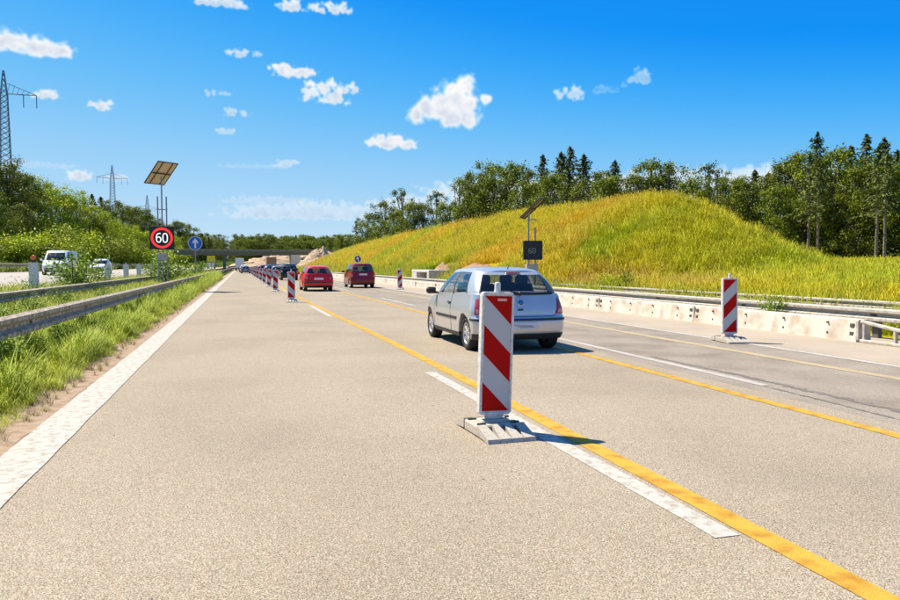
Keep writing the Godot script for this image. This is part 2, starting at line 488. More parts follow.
func emb_h(x: float, z: float) -> float:   # noise embankment right of the road
	var base := ip([[12.4, -0.03], [14.5, 0.15], [24.0, 0.9], [40.0, 1.4], [80.0, 1.5], [600.0, 6.0]], x)
	var hc := ip([[30.0, 5.3], [42.0, 5.55], [52.0, 5.65], [62.0, 5.9], [80.0, 6.1], [110.0, 6.0], [150.0, 5.3], [200.0, 4.2], [225.0, 3.0], [240.0, 0.8]], -z)
	var dz := maxf(z + 41.0, 0.0)
	var dx := x - 26.0
	var d := Vector2(dx / 13.0 if dx < 0.0 else dx / 6.5, dz / 13.0).length()
	var t := clampf(1.0 - d, 0.0, 1.0)
	var f := t * t / 0.3 if t < 0.15 else t - 0.075
	if t > 0.85: f -= (t - 0.85) * (t - 0.85) / 0.3
	f /= 0.85
	return base + maxf(hc - base, 0.0) * f

var patch_a := FastNoiseLite.new()
var patch_b := FastNoiseLite.new()

func meadow_color(x: float, z: float, h: float) -> Color:
	# dry yellow, ochre and fresh green stands of meadow grass
	var a := patch_a.get_noise_2d(x, z)
	var b := patch_b.get_noise_2d(x, z)
	var c := Color(0.50, 0.425, 0.020)
	c = c.lerp(Color(0.34, 0.40, 0.022), smoothstep(0.0, 0.42, a))
	c = c.lerp(Color(0.54, 0.40, 0.028), smoothstep(0.02, 0.4, b))
	c = c.lerp(Color(0.47, 0.34, 0.06), smoothstep(0.22, 0.5, b - a * 0.6))
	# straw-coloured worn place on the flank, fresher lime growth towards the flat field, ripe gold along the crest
	c = c.lerp(Color(0.48, 0.36, 0.07), 0.75 * exp(-(pow((x - 21.5) / 3.0, 2.0) + pow((z + 42.0) / 6.0, 2.0))) * clampf(0.6 + b * 1.5, 0.0, 1.0))
	c = c.lerp(Color(0.39, 0.43, 0.022), clampf(smoothstep(-44.0, -30.0, z) * smoothstep(14.0, 24.0, x) * 0.8 + a * 0.8, 0.0, 0.85))
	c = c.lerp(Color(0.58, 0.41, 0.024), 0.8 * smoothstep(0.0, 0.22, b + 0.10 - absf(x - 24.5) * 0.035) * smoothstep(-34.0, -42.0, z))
	return c

func land_mesh(xs: Array, zs: Array, hf: Callable, cf: Callable) -> ArrayMesh:
	var mb := MB.new()
	var rows := []
	for z in zs:
		var row := []
		for x in xs: row.append(Vector3(x, hf.call(x, z), z))
		rows.append(row)
	mb.grid(rows, true)
	var k := 0
	for z in zs:
		for x in xs:
			mb.c[k] = cf.call(x, z)
			k += 1
	return mb.mesh()

func span(a: float, b: float, step: float) -> Array:
	var n := maxi(1, int(ceil(absf(b - a) / step)))
	var o := []
	for i in n + 1: o.append(lerpf(a, b, float(i) / n))
	return o

func strip(x0: float, x1: float, z0: float, z1: float, y0: float, y1: float, step := 1e9, jitter := 0.0) -> ArrayMesh:
	var mb := MB.new()
	var zs := span(z0, z1, step)
	var rows := []
	for z in zs:
		var j0 := rng.randf_range(-jitter, jitter); var j1 := rng.randf_range(-jitter, jitter)
		rows.append([Vector3(x0 + j0, y0, z), Vector3(x1 + j1, y1, z)])
	mb.grid(rows, true)
	return mb.mesh()

# painted line along a polyline of [z, x middle]
func painted(path: Array, w: float, y: float, step := 0.2, jitter := 0.006) -> ArrayMesh:
	var mb := MB.new()
	var rows := []
	var z: float = path[0][0]
	var zend: float = path[path.size() - 1][0]
	var st := step
	while true:
		var x := ip_desc(path, z)
		rows.append([Vector3(x - w * 0.5 + rng.randf_range(-jitter, jitter), y, z), Vector3(x + w * 0.5 + rng.randf_range(-jitter, jitter), y, z)])
		if z <= zend: break
		st = step * clampf(-z / 8.0, 1.0, 30.0)
		z = maxf(z - st, zend)
	mb.grid(rows, true)
	return mb.mesh()

func ip_desc(path: Array, z: float) -> float:
	for i in range(1, path.size()):
		if z >= path[i][0]:
			return lerpf(path[i - 1][1], path[i][1], clampf((z - path[i - 1][0]) / (path[i][0] - path[i - 1][0]), 0, 1))
	return path[path.size() - 1][1]

func build_ground() -> void:
	var gmat: Material = M.grassland
	var mb := MB.new()
	mb.col = Color(0.16, 0.20, 0.04)
	mb.quad(Vector3(-4000, -0.4, 4000), Vector3(4000, -0.4, 4000), Vector3(4000, -0.4, -4000), Vector3(-4000, -0.4, -4000))
	structure("ground", mb.mesh(), gmat)
	# median between the carriageways
	structure("median_ground", land_mesh([-7.3, -6.4, -5.0, -3.6, -2.7, -2.05], span(12, -90, 2.0) + span(-95, -600, 20.0), func(x, _z): return ip([[-7.3, 0.40], [-5.0, 0.20], [-2.7, 0.02], [-2.05, -0.012]], x), func(x, z): return Color(0.12, 0.17, 0.03).lerp(Color(0.26, 0.27, 0.05), smoothstep(-0.3, 0.4, patch_a.get_noise_2d(x * 6.0, z * 3.0)))), gmat)
	structure("left_bank", land_mesh([-400.0, -200.0, -100.0, -60.0, -40.0, -35.0, -30.0, -26.0, -23.0, -21.0, -19.6, -18.9], span(40, -240, 5.0) + span(-260, -1400, 40.0), func(x, _z): return bank_h(x), func(x, z): return Color(0.13, 0.19, 0.03).lerp(Color(0.22, 0.26, 0.04), smoothstep(-0.3, 0.4, patch_a.get_noise_2d(x, z)))), gmat)
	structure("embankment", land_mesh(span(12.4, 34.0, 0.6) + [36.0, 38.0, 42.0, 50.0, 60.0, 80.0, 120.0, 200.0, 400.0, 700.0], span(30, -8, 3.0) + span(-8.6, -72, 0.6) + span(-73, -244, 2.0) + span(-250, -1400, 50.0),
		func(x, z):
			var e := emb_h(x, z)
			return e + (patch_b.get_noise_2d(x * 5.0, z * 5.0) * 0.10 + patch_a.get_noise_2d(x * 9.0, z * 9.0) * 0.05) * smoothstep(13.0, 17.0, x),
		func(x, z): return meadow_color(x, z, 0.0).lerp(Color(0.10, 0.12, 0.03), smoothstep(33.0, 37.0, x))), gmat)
	# wooded rise far behind the bridge
	structure("far_hill", land_mesh([-600.0, -200.0, -60.0, 0.0, 60.0, 150.0, 300.0, 700.0], [-395.0, -430.0, -480.0, -560.0, -800.0, -1300.0], func(_x, z): return ip([[395.0, -0.5], [480.0, 4.0], [560.0, 7.0], [1300.0, 12.0]], -z), func(_x, _z): return Color(0.09, 0.13, 0.03)), gmat)

func build_road() -> void:
	var road := structure("road", strip(-2.2, 5.75, 14, -600, 0.0, 0.0, 30.0), M.lane_asphalt, "pale tan motorway carriageway running straight ahead to the bridge", "road")
	part("lane_surface", strip(5.75, 9.25, 14, -600, 0.0, 0.0, 30.0), M.grey_asphalt, road)
	part("hard_shoulder", strip(9.25, 12.55, 14, -600, 0.0, 0.0, 30.0), M.shoulder_asphalt, road)
	part("soil_strip", strip(-2.35, -1.78, 14, -160, 0.003, 0.003, 0.25, 0.03), M.soil, road)
	part("edge_line", painted([[12, -1.57], [-30, -1.60], [-600, -1.64]], 0.37, 0.006, 0.5, 0.006), M.white_paint, road)
	for d in [[-3.35, -9.75, 2.49], [-21.4, -27.6, 2.47], [-39.5, -45.7, 2.46], [-57.5, -63.7, 2.46], [-75.5, -81.7, 2.46]]:
		part("lane_dash", painted([[d[0], d[2]], [d[1], d[2] - 0.02]], 0.15, 0.004, 0.3, 0.003), M.white_paint, road)
	for d in [[-7.55, -16.5, 6.11], [-26.5, -33.0, 6.10], [-44.0, -50.5, 6.10], [-62.0, -68.5, 6.10]]:
		part("lane_dash", painted([[d[0], d[2]], [d[1], d[2]]], 0.13, 0.004, 0.15, 0.006), M.faded_white, road)
	part("yellow_line", painted([[10, 2.64], [-2.5, 2.67], [-8, 2.735], [-14, 2.74], [-22, 2.66], [-29, 2.60], [-60, 2.56], [-300, 2.56]], 0.16, 0.004, 0.3, 0.004), M.yellow_paint, road)
	part("yellow_line", painted([[10, 5.36], [-11, 5.40], [-60, 5.42], [-300, 5.42]], 0.15, 0.004, 0.3, 0.004), M.yellow_paint, road)
	part("faded_yellow_line", painted([[10, 8.2], [-11, 8.10], [-40, 8.10], [-120, 8.12]], 0.20, 0.004, 0.2, 0.012), M.faded_yellow, road)
	part("shoulder_line", painted([[10, 9.12], [-300, 9.04]], 0.16, 0.004, 0.2, 0.008), M.white_paint, road)
	# rubber left by a tyre, in two ragged bands
	part("skid_mark", painted([[-3.0, 6.05], [-6.0, 6.32], [-8.6, 6.35], [-10.5, 6.30]], 0.085, 0.004, 0.05, 0.04), M.skid_rubber, road)
	part("skid_mark", painted([[-4.0, 5.85], [-6.4, 6.02], [-7.5, 6.05]], 0.035, 0.004, 0.06, 0.02), M.skid_rubber, road)
	# small pits and crumbs in the wearing course
	var pit := MB.new()
	for i in 26:
		var p := Vector3(rng.randf_range(-1.2, 2.3), 0.0, rng.randf_range(-2.6, -9.0))
		var s := rng.randf_range(0.003, 0.009)
		pit.lathe([[s * 1.3, 0.0], [s, s * 0.45], [0.001, s * 0.6]], Transform3D(Basis(Vector3.UP, rng.randf() * TAU).scaled(Vector3(1, 1, rng.randf_range(0.6, 1.6))), p), 6)
	var crumbs := part("road_crumbs", pit.mesh(), M.skid_rubber, road)
	crumbs.set_meta("kind", "stuff")
	var opp := structure("opposite_road", strip(-19.0, -7.2, 30, -600, 0.92, 0.42, 30.0), M.far_concrete, "pale concrete carriageway for oncoming traffic beyond the median", "road")
	part("edge_line", strip(-8.0, -7.75, 30, -600, 0.456, 0.447, 30.0), M.white_paint, opp)
	part("edge_line", strip(-18.6, -18.3, 30, -600, 0.910, 0.898, 30.0), M.white_paint, opp)

# ------------------------------------------------------------------ guard rails
func w_beam(x: float, y0: float, y1: float, z0: float, z1: float, face: float, fold := 0.085) -> ArrayMesh:
	# corrugated beam: lip, wave, valley, wave, lip; face = +1 towards +x
	var h := y1 - y0
	var prof := [[0.0, 0.0], [0.35, 0.04], [1.0, 0.10], [1.0, 0.28], [0.35, 0.36], [0.0, 0.43], [0.0, 0.57], [0.35, 0.64], [1.0, 0.72], [1.0, 0.90], [0.35, 0.96], [0.0, 1.0]]
	var mb := MB.new()
	for i in prof.size() - 1:
		var a := Vector3(x + face * fold * prof[i][0], y0 + h * prof[i][1], 0); var b := Vector3(x + face * fold * prof[i + 1][0], y0 + h * prof[i + 1][1], 0)
		var q := [a + Vector3(0, 0, z0), a + Vector3(0, 0, z1), b + Vector3(0, 0, z1), b + Vector3(0, 0, z0)]
		if face < 0: q.reverse()
		mb.quad(q[0], q[1], q[2], q[3])
		var t := Vector3(-0.004 * face, 0, 0)
		mb.quad(q[3] + t, q[2] + t, q[1] + t, q[0] + t)
	return mb.mesh()

func guard_rail(label: String, x: float, y0: float, y1: float, ground: float, z0: float, z1: float, step: float, face: float, m: Material, post_w: float, group := "") -> void:
	var g := thing("guard_rail", label, "guard rail", Vector3(x, ground, z0), group)
	var beam := w_beam(0, y0 - ground, y1 - ground, 0, -step + 0.006, face)
	var pm := MB.new()
	pm.box(Vector3(-face * 0.10, (y1 - ground - 0.05) * 0.5 - 0.15, 0), Vector3(0.10, y1 - ground - 0.05 + 0.3, post_w), 0.008)
	pm.box(Vector3(-face * 0.025, (y0 + y1) * 0.5 - ground, 0), Vector3(0.05, (y1 - y0) * 0.55, post_w * 1.15), 0.006)
	var post := pm.mesh()
	var bm := MB.new()
	for yy in [0.19, 0.81]:
		bm.lathe([[0.016, 0.0], [0.016, 0.012], [0.001, 0.014]], Transform3D(Basis(Vector3(0, 0, 1), -PI / 2 * face), Vector3(face * 0.075, lerpf(y0, y1, yy) - ground, -0.12)), 8)
		bm.lathe([[0.016, 0.0], [0.016, 0.012], [0.001, 0.014]], Transform3D(Basis(Vector3(0, 0, 1), -PI / 2 * face), Vector3(face * 0.075, lerpf(y0, y1, yy) - ground, 0.12)), 8)
	var bolts := bm.mesh()
	var n := int((z0 - z1) / step)
	for i in n:
		var b := part("beam", beam, m, g, Vector3(0, 0, -i * step))
		if i < 14: part("bolt_row", bolts, M.bolt, b, Vector3(0, 0, 0)).set_meta("kind", "stuff")
		part("post", post, M.post_steel, g, Vector3(0, 0, -i * step - step * 0.5))

# ------------------------------------------------------------------ delineators
func make_delineator(mirror: bool, lamp := false) -> Array:
	# returns [[name, mesh, material], ...]
	var out := []
	var w := 0.30; var h := 1.07; var y0 := 0.155; var d := 0.055
	var pts := PackedVector2Array()
	var r := 0.035
	for cnr in [[w / 2 - r, y0 + r, -90.0], [w / 2 - r, y0 + h - r, 0.0], [-w / 2 + r, y0 + h - r, 90.0], [-w / 2 + r, y0 + r, 180.0]]:
		for k in 5:
			var a := deg_to_rad(cnr[2] + k * 22.5)
			pts.append(Vector2(cnr[0] + cos(a) * r, cnr[1] + sin(a) * r))
	var b := MB.new()
	b.prism(pts, d, Transform3D(Basis(), Vector3(0, 0, -d / 2)))
	# raised rim on the front and back faces
	for s in [1.0, -1.0]:
		for e in [[-w / 2 + 0.012, 0.0], [w / 2 - 0.012, 0.0]]:
			b.box(Vector3(e[0], y0 + h / 2, s * (d / 2 + 0.004)), Vector3(0.022, h - 0.05, 0.01), 0.003)
		b.box(Vector3(0, y0 + 0.014, s * (d / 2 + 0.004)), Vector3(w - 0.07, 0.02, 0.01), 0.003)
		b.box(Vector3(0, y0 + h - 0.014, s * (d / 2 + 0.004)), Vector3(w - 0.07, 0.02, 0.01), 0.003)
	# foot tapering into the socket
	b.lathe([[0.10, y0 + 0.01], [0.085, y0 - 0.03], [0.05, y0 - 0.06], [0.03, 0.06]], Transform3D(Basis().scaled(Vector3(1, 1, 0.35)), Vector3.ZERO), 16)
	# lamp spigot on top
	b.lathe([[0.030, y0 + h - 0.005], [0.027, y0 + h + 0.02], [0.026, y0 + h + 0.075], [0.018, y0 + h + 0.085], [0.001, y0 + h + 0.086]], Transform3D(), 14)
	out.append(["body", b.mesh(), M.delineator_plastic])
	var fw := 0.25; var fh := 1.0; var fy := y0 + (h - fh) / 2
	var wf := MB.new()
	for s in [1.0]:
		wf.box(Vector3(0, fy + fh / 2, s * (d / 2 + 0.001)), Vector3(fw, fh, 0.002))
	out.append(["white_film", wf.mesh(), M.white_film])
	for k in 3:
		# band: v from top between u + k/2 - 1/4 and u + k/2, clipped to the film
		var a0 := -0.25 + 0.5 * k
		var band := PackedVector2Array([Vector2(0, a0), Vector2(fw, a0 + fw), Vector2(fw, a0 + fw + 0.25), Vector2(0, a0 + 0.25)])
		var clip := Geometry2D.intersect_polygons(band, PackedVector2Array([Vector2(0, 0), Vector2(fw, 0), Vector2(fw, fh), Vector2(0, fh)]))
		for poly in clip:
			var mb := MB.new()
			for s in [1.0]:
				var q := PackedVector2Array()
				for p in poly:
					var ux: float = p.x - fw / 2
					q.append(Vector2(ux if (s > 0) != mirror else -ux, fy + fh - p.y))
				mb.prism(q, 0.002, Transform3D(Basis(), Vector3(0, 0, d / 2 + 0.002 if s > 0 else -d / 2 - 0.004)))
			out.append(["red_stripe", mb.mesh(), M.red_film])
	# base of recycled plastic: slab with chamfered long sides and ribbed sloping ends
	var bs := MB.new()
	var L := 0.86; var W := 0.43; var bh := 0.105
	for e in [1.0, -1.0]:
		# sloping end: four flags that widen downwards, wedge-shaped notches between them
		var z1 := 0.165; var z2 := L / 2 - 0.012; var z3 := L / 2
		var rw := W / 4.0
		for k in 4:
			var xa := -W / 2 + k * rw; var xb := xa + rw
			var ga := 0.0 if k == 0 else 0.030; var gb := 0.0 if k == 3 else 0.030
			var q := [Vector3(xa + ga, bh, e * z1), Vector3(xb - gb, bh, e * z1), Vector3(xb - gb * 0.06, 0.034, e * z2), Vector3(xa + ga * 0.06, 0.034, e * z2)]
			var lo := [Vector3(xa + ga, 0.02, e * z1), Vector3(xb - gb, 0.02, e * z1), Vector3(xb - gb * 0.06, 0.0, e * z3), Vector3(xa + ga * 0.06, 0.0, e * z3)]
			if e > 0:
				bs.quad(q[3], q[2], q[1], q[0]); bs.quad(lo[3], lo[2], q[2], q[3])
			else:
				bs.quad(q[0], q[1], q[2], q[3]); bs.quad(q[3], q[2], lo[2], lo[3])
			bs.quad(q[0], q[3], lo[3], lo[0]); bs.quad(q[2], q[1], lo[1], lo[2]); bs.quad(q[1], q[0], lo[0], lo[1])
	bs.box(Vector3(0, bh * 0.5 - 0.004, 0), Vector3(W * 0.98, bh - 0.012, 0.328), 0.012)
	bs.box(Vector3(0, bh * 0.5 + 0.008, 0), Vector3(W * 0.62, bh + 0.012, 0.16), 0.015)
	out.append(["base", bs.mesh(), M.base_plastic])
	var bd := MB.new()
	bd.box(Vector3(0, 0.018, 0), Vector3(W * 0.97, 0.034, L * 0.93), 0.008)  # dark slab painted as the shade seen in the notches
	for e in [1.0, -1.0]:
		bd.box(Vector3(-W * 0.36, bh - 0.004, e * 0.115), Vector3(0.075, 0.016, 0.022))
		bd.box(Vector3(W * 0.36, bh - 0.004, e * 0.115), Vector3(0.075, 0.016, 0.022))
	out.append(["notch_shade", bd.mesh(), M.base_dark])
	if not mirror:
		var lb := MB.new()
		lb.box(Vector3(0.035, fy + fh - 0.032, d / 2 + 0.0045), Vector3(0.085, 0.022, 0.002), 0.0006)
		out.append(["maker_label", lb.mesh(), M.maker_label])
	if lamp:
		var lm := MB.new()
		lm.lathe([[0.001, -0.035], [0.07, -0.034], [0.085, -0.02], [0.085, 0.02], [0.07, 0.034], [0.001, 0.035]], Transform3D(Basis(Vector3.RIGHT, PI / 2), Vector3(0, y0 + h + 0.16, 0)), 20)
		out.append(["warning_lamp", lm.mesh(), M.orange_lamp])
		var hs := MB.new()
		hs.box(Vector3(0, y0 + h + 0.055, 0), Vector3(0.12, 0.09, 0.07), 0.01)
		out.append(["lamp_housing", hs.mesh(), M.black_plastic])
	return out

func place_delineator(kit: Array, at: Vector3, turn: float, lean: float, label: String, group: String) -> void:
	var t := thing("delineator", label, "delineator", at, group, turn)
	for k in kit:
		var p := part(k[0], k[1], k[2], t)
		if not (k[0] in ["base", "notch_shade"]):
			p.rotation.z = lean

# ------------------------------------------------------------------ cars
class Car:
	var s: Dictionary
	func zr(y: float) -> float: return Car.lerp_arr(s.zr, y)
	func zf(y: float) -> float: return Car.lerp_arr(s.zf, y)
	func w(y: float) -> float: return Car.lerp_arr(s.w, y)
	static func lerp_arr(arr: Array, x: float) -> float:
		if x <= arr[0][0]: return arr[0][1]
		for i in range(1, arr.size()):
			if x <= arr[i][0]:
				var t: float = (x - arr[i - 1][0]) / (arr[i][0] - arr[i - 1][0])
				return lerpf(arr[i - 1][1], arr[i][1], t)
		return arr[arr.size() - 1][1]
	# plan outline: middle of an end (t = 0) round the corner to the middle of the side (t = 1)
	static func ol(t: float, o: Array) -> Vector2:
		var p: Vector2
		if t < 0.4:
			p = Vector2(t / 0.4 * (1.0 - o[0]), 1.0)
		elif t < 0.62:
			var f := (t - 0.4) / 0.22 * PI / 2
			p = Vector2(1.0 - o[0] + o[0] * sin(f), 1.0 - o[1] + o[1] * cos(f))
		else:
			p = Vector2(1.0, (1.0 - o[1]) * (1.0 - (t - 0.62) / 0.38))
		p.y *= 1.0 - o[2] * p.x * p.x
		p.x *= 1.0 - o[3] * p.y * p.y
		return p
	func S(th: float, y: float) -> Vector3:
		var rear := th <= PI / 2
		var p := Car.ol((th if rear else PI - th) / (PI / 2), s.o_r if rear else s.o_f)
		return Vector3(w(y) * p.x, y, p.y * zr(y) if rear else -p.y * zf(y))
	func th_c(k: float, rear := true) -> float:
		var t := (0.4 + 0.22 * k) * PI / 2
		return t if rear else PI - t
	func th_z(z: float, y := 0.5) -> float:
		var lo := 0.0; var hi := PI
		for i in 34:
			var m := (lo + hi) / 2
			if S(m, y).z > z: lo = m
			else: hi = m
		return lo
	func th_x(f: float, rear := true) -> float:
		var lo := 0.0; var hi := PI / 2
		for i in 34:
			var m := (lo + hi) / 2
			if Car.ol(m / (PI / 2), s.o_r if rear else s.o_f).x < f: lo = m
			else: hi = m
		return lo if rear else PI - lo
	func belt(z: float) -> float: return Car.lerp_arr(s.belt, z)
	func nrm(th: float, y: float) -> Vector3:
		var a := S(th + 0.004, y) - S(th - 0.004, y)
		var b := S(th, y + 0.01) - S(th, y - 0.01)
		var nn := a.cross(b).normalized()
		var out := S(th, y) * Vector3(1, 0, 1)
		return nn if nn.dot(out) > 0 else -nn
	# cabin shell
	func G(th: float, t: float) -> Vector3:
		var c := cos(th); var sn := maxf(sin(th), 0.0)
		var op := Car.ol((th if c > 0 else PI - th) / (PI / 2), s.go_r if c > 0 else s.go_f)
		var zz := op.y; var xx := op.x
		var z0: float = zz * s.gbr if c > 0 else -zz * s.gbf
		var z1: float = zz * s.grr if c > 0 else -zz * s.grf
		var y0 := belt(z0) - 0.012
		var x0: float = (w(y0) - 0.012) * xx
		var x1: float = s.wr * xx
		var y1 := Car.lerp_arr(s.roof, z1)
		var bu: float = s.bulge * 4.0 * t * (1.0 - t)
		return Vector3(lerpf(x0, x1, t) + bu * sn, lerpf(y0, y1, t), lerpf(z0, z1, t) + bu * c * (s.bulge_r if c > 0 else 1.3))
	func gth_z(z: float, t: float) -> float:
		var lo := 0.0; var hi := PI
		for i in 30:
			var m := (lo + hi) / 2
			if G(m, t).z > z: lo = m
			else: hi = m
		return lo
	func gth_x(f: float, rear := true) -> float:
		var lo := 0.0; var hi := PI / 2
		for i in 34:
			var m := (lo + hi) / 2
			if Car.ol(m / (PI / 2), s.go_r if rear else s.go_f).x < f: lo = m
			else: hi = m
		return lo if rear else PI - lo

func car_patch(car: Car, a0: float, a1: float, b0: float, b1: float, y0: float, y1: float, off: float, sg: float, nx := 8, ny := 4, into: MB = null) -> MB:
	# on the body: theta a0..a1 at y0, b0..b1 at y1
	var mb := into if into else MB.new()
	var rows := []
	for i in ny + 1:
		var y := lerpf(y0, y1, float(i) / ny)
		var row := []
		for j in nx + 1:
			var th := lerpf(lerpf(a0, a1, float(j) / nx), lerpf(b0, b1, float(j) / nx), float(i) / ny)
			var p := car.S(th, y) + car.nrm(th, y) * off
			row.append(Vector3(p.x * sg, p.y, p.z))
		rows.append(row)
	mb.grid(rows, sg > 0)
	# skirts so that the patch has thickness
	for e in [[0, 1], [ny, -1]]:
		var r0: Array = rows[e[0]]
		var back := []
		for j in nx + 1:
			back.append(r0[j] - Vector3(signf(r0[j].x) * off * 0.9, 0, signf(r0[j].z) * off * 0.9 if absf(r0[j].z) > car.zr(0.5) * 0.8 else 0.0))
		mb.grid([r0, back], true)
	return mb

func wheel_meshes(r: float, wd: float) -> Array:
	var ax := Transform3D(Basis(Vector3(0, 0, 1), -PI / 2), Vector3.ZERO)   # lathe axis to +x
	var ty := MB.new()
	ty.lathe([[r * 0.66, -wd * 0.5], [r * 0.82, -wd * 0.56], [r * 0.95, -wd * 0.5], [r, -wd * 0.36], [r, wd * 0.36], [r * 0.95, wd * 0.5], [r * 0.82, wd * 0.56], [r * 0.66, wd * 0.5], [r * 0.66, wd * 0.2]], ax, 36)
	var rm := MB.new()
	rm.lathe([[r * 0.67, wd * 0.46], [r * 0.64, wd * 0.50], [r * 0.60, wd * 0.44], [r * 0.58, wd * 0.30]], ax, 36)
	for k in 8:
		var b := Basis(Vector3(1, 0, 0), TAU * k / 8.0)
		rm.box(b * Vector3(wd * 0.38, r * 0.36, 0), Vector3(wd * 0.12, r * 0.56, r * 0.20), 0.012, b)
	rm.lathe([[r * 0.22, wd * 0.36], [r * 0.20, wd * 0.46], [r * 0.12, wd * 0.50], [0.001, wd * 0.50]], ax, 20)
	var dk := MB.new()
	dk.lathe([[r * 0.66, wd * 0.18], [0.001, wd * 0.18]], ax, 24)
	dk.lathe([[r * 0.66, -wd * 0.4], [0.001, -wd * 0.4]], ax, 24)
	return [ty.mesh(), rm.mesh(), dk.mesh()]

func build_car(s: Dictionary, label: String, category: String, at: Vector3, turn: float, group := "") -> Node3D:
	var car := Car.new()
	car.s = s
	var root := thing(s.name, label, category, at, group, turn)
	var pm: Material = M["paint_" + s.paint]
	var fine: bool = s.get("fine", false)
	var nz := 46 if fine else 22
	# ---- lower body
	var ths := []
	for f in [0.0, 0.25, 0.45, 0.6, 0.72, 0.8, 0.86, 0.91, 0.95, 0.975]: ths.append(car.th_x(f))
	for f in [0.0, 0.25, 0.45, 0.6, 0.72, 0.8, 0.86, 0.91, 0.95, 0.975]: ths.append(car.th_x(f, false))
	var zr5 := car.zr(0.5); var zf5 := car.zf(0.5)
	for i in nz + 1:
		ths.append(car.th_z(lerpf(zr5 * 0.90, -zf5 * 0.90, float(i) / nz)))
	var ra: float = s.arch
	var wr_: float = s.wheel
	for a in [s.ax_r, s.ax_f]:
		for k in 15:
			ths.append(car.th_z(a + ra * cos(PI * k / 14.0)))
		ths.append(car.th_z(a + ra + 0.004)); ths.append(car.th_z(a - ra - 0.004))
	ths.sort()
	var clear: float = s.clear
	for sg in [1.0, -1.0]:
		pass
	var ylow := func(th: float) -> float:
		var p := car.S(th, 0.5)
		var y := clear
		if p.x > car.w(0.5) * 0.6:
			for a in [s.ax_r, s.ax_f]:
				var dz: float = p.z - a
				if absf(dz) <= ra + 0.001:
					y = maxf(y, wr_ + sqrt(maxf(ra * ra - dz * dz, 0.0)))
		return y
	var body := MB.new()
	var NR := 18 if fine else 9
	for sg in [1.0, -1.0]:
		var rows := []
		for i in NR + 1:
			var row := []
			for th in ths:
				var yl: float = ylow.call(th)
				var z: float = car.S(th, 0.6).z
				var p := car.S(th, lerpf(yl, car.belt(z), float(i) / NR))
				row.append(Vector3(p.x * sg, p.y, p.z))
			rows.append(row)
		body.grid(rows, sg > 0)
		# arch lips turned inwards
		for a in [s.ax_r, s.ax_f]:
			var o := []; var inn := []
			for k in 19:
				var ang := PI * k / 18.0
				var th := car.th_z(a + ra * cos(ang))
				var p := car.S(th, ylow.call(th))
				o.append(Vector3(p.x * sg, p.y, p.z)); inn.append(Vector3((p.x - 0.16) * sg, p.y, p.z))
			body.grid([o, inn], sg < 0)
	# top: bonnet and shelf under the cabin
	var deck := []
	for th in ths:
		var z: float = car.S(th, 0.6).z
		var p := car.S(th, car.belt(z))
		var row := []
		for k in 13:
			var f := 1.0 - k / 6.0
			row.append(Vector3(p.x * f, p.y + s.crown * (1.0 - f * f) * clampf(p.x / 0.4, 0, 1), p.z))
		deck.append(row)
	body.grid(deck, false)
	# ---- cabin
	var ivs: Array = s.cabin.call(car)   # [theta0, theta1, kind]
	var gls := {}
	for iv in ivs:
		var nn: int = maxi(2, int((iv[1] - iv[0]) * (14 if fine else 7)))
		var bands := [[0.0, 1.0, "paint", 10 if fine else 6]]
		if iv[2] == "trim":
			bands = [[0.0, s.gt1, "trim", 8], [s.gt1, 1.0, "paint", 3]]
		elif iv[2] != "paint":
			bands = [[0.0, s.gt0, "paint" if iv[2] != "rear_window" else "trim", 2], [s.gt0, s.gt1, iv[2], 8 if fine else 5], [s.gt1, 1.0, "paint", 3]]
		for bd in bands:
			for sg in [1.0, -1.0]:
				var rows := []
				for i in bd[3] + 1:
					var row := []
					var t := lerpf(bd[0], bd[1], float(i) / bd[3])
					for j in nn + 1:
						var p := car.G(lerpf(iv[0], iv[1], float(j) / nn), t)
						row.append(Vector3(p.x * sg, p.y, p.z))
					rows.append(row)
				var key: String = bd[2]
				if key == "paint": body.grid(rows, sg > 0)
				else:
					if key.begins_with("side"): key += "R" if sg > 0 else "L"
					if not gls.has(key): gls[key] = MB.new()
					gls[key].grid(rows, sg > 0)
	# roof
	var roofr := []
	var NT := 40 if fine else 24
	for i in NT + 1:
		var th := PI * i / NT
		var p := car.G(th, 1.0)
		var row := []
		for k in 13:
			var f := 1.0 - k / 6.0
			row.append(Vector3(p.x * f, p.y + s.roof_crown * (1.0 - f * f * f * f) * clampf(p.x / 0.35, 0, 1), p.z))
		roofr.append(row)
	body.grid(roofr, false)
	part("body", body.mesh(), pm, root)
	for key in gls:
		var nm: String = "trim"
		var m: Material = M.black_plastic
		if key == "rear_window": nm = "rear_window"; m = M[s.get("rear_glass", "car_glass")]
		elif key == "windscreen": nm = "windscreen"; m = M.car_glass
		elif key.begins_with("side"): nm = "side_window"; m = M[s.get("side_glass", "car_glass")]
		else: nm = "window_trim"
		part(nm, gls[key].mesh(), m, root)
	# ---- underside, wells, cabin furniture
	var un := MB.new()
	un.box(Vector3(0, clear + 0.09, (zr5 - zf5) / 2), Vector3(car.w(0.4) * 1.92, 0.16, (s.ax_r - s.ax_f) - ra * 2 - 0.02), 0.02)
	un.box(Vector3(0, 0.42, (zr5 - zf5) / 2), Vector3(car.w(0.4) * 1.36, 0.36, zr5 + zf5 - 0.25), 0.05)
	part("underbody", un.mesh(), M.black_plastic, root)
	var st := MB.new()
	for row in s.seats:
		for sx in [-0.36, 0.36]:
			st.box(Vector3(sx, 0.62, row - 0.22), Vector3(0.46, 0.14, 0.46), 0.05)
			st.box(Vector3(sx, 0.86, row), Vector3(0.46, 0.56, 0.12), 0.05, Basis(Vector3.RIGHT, 0.2))
			st.box(Vector3(sx, s.belt_h + 0.27, row + 0.09), Vector3(0.25, 0.19, 0.10), 0.045, Basis(Vector3.RIGHT, 0.15))
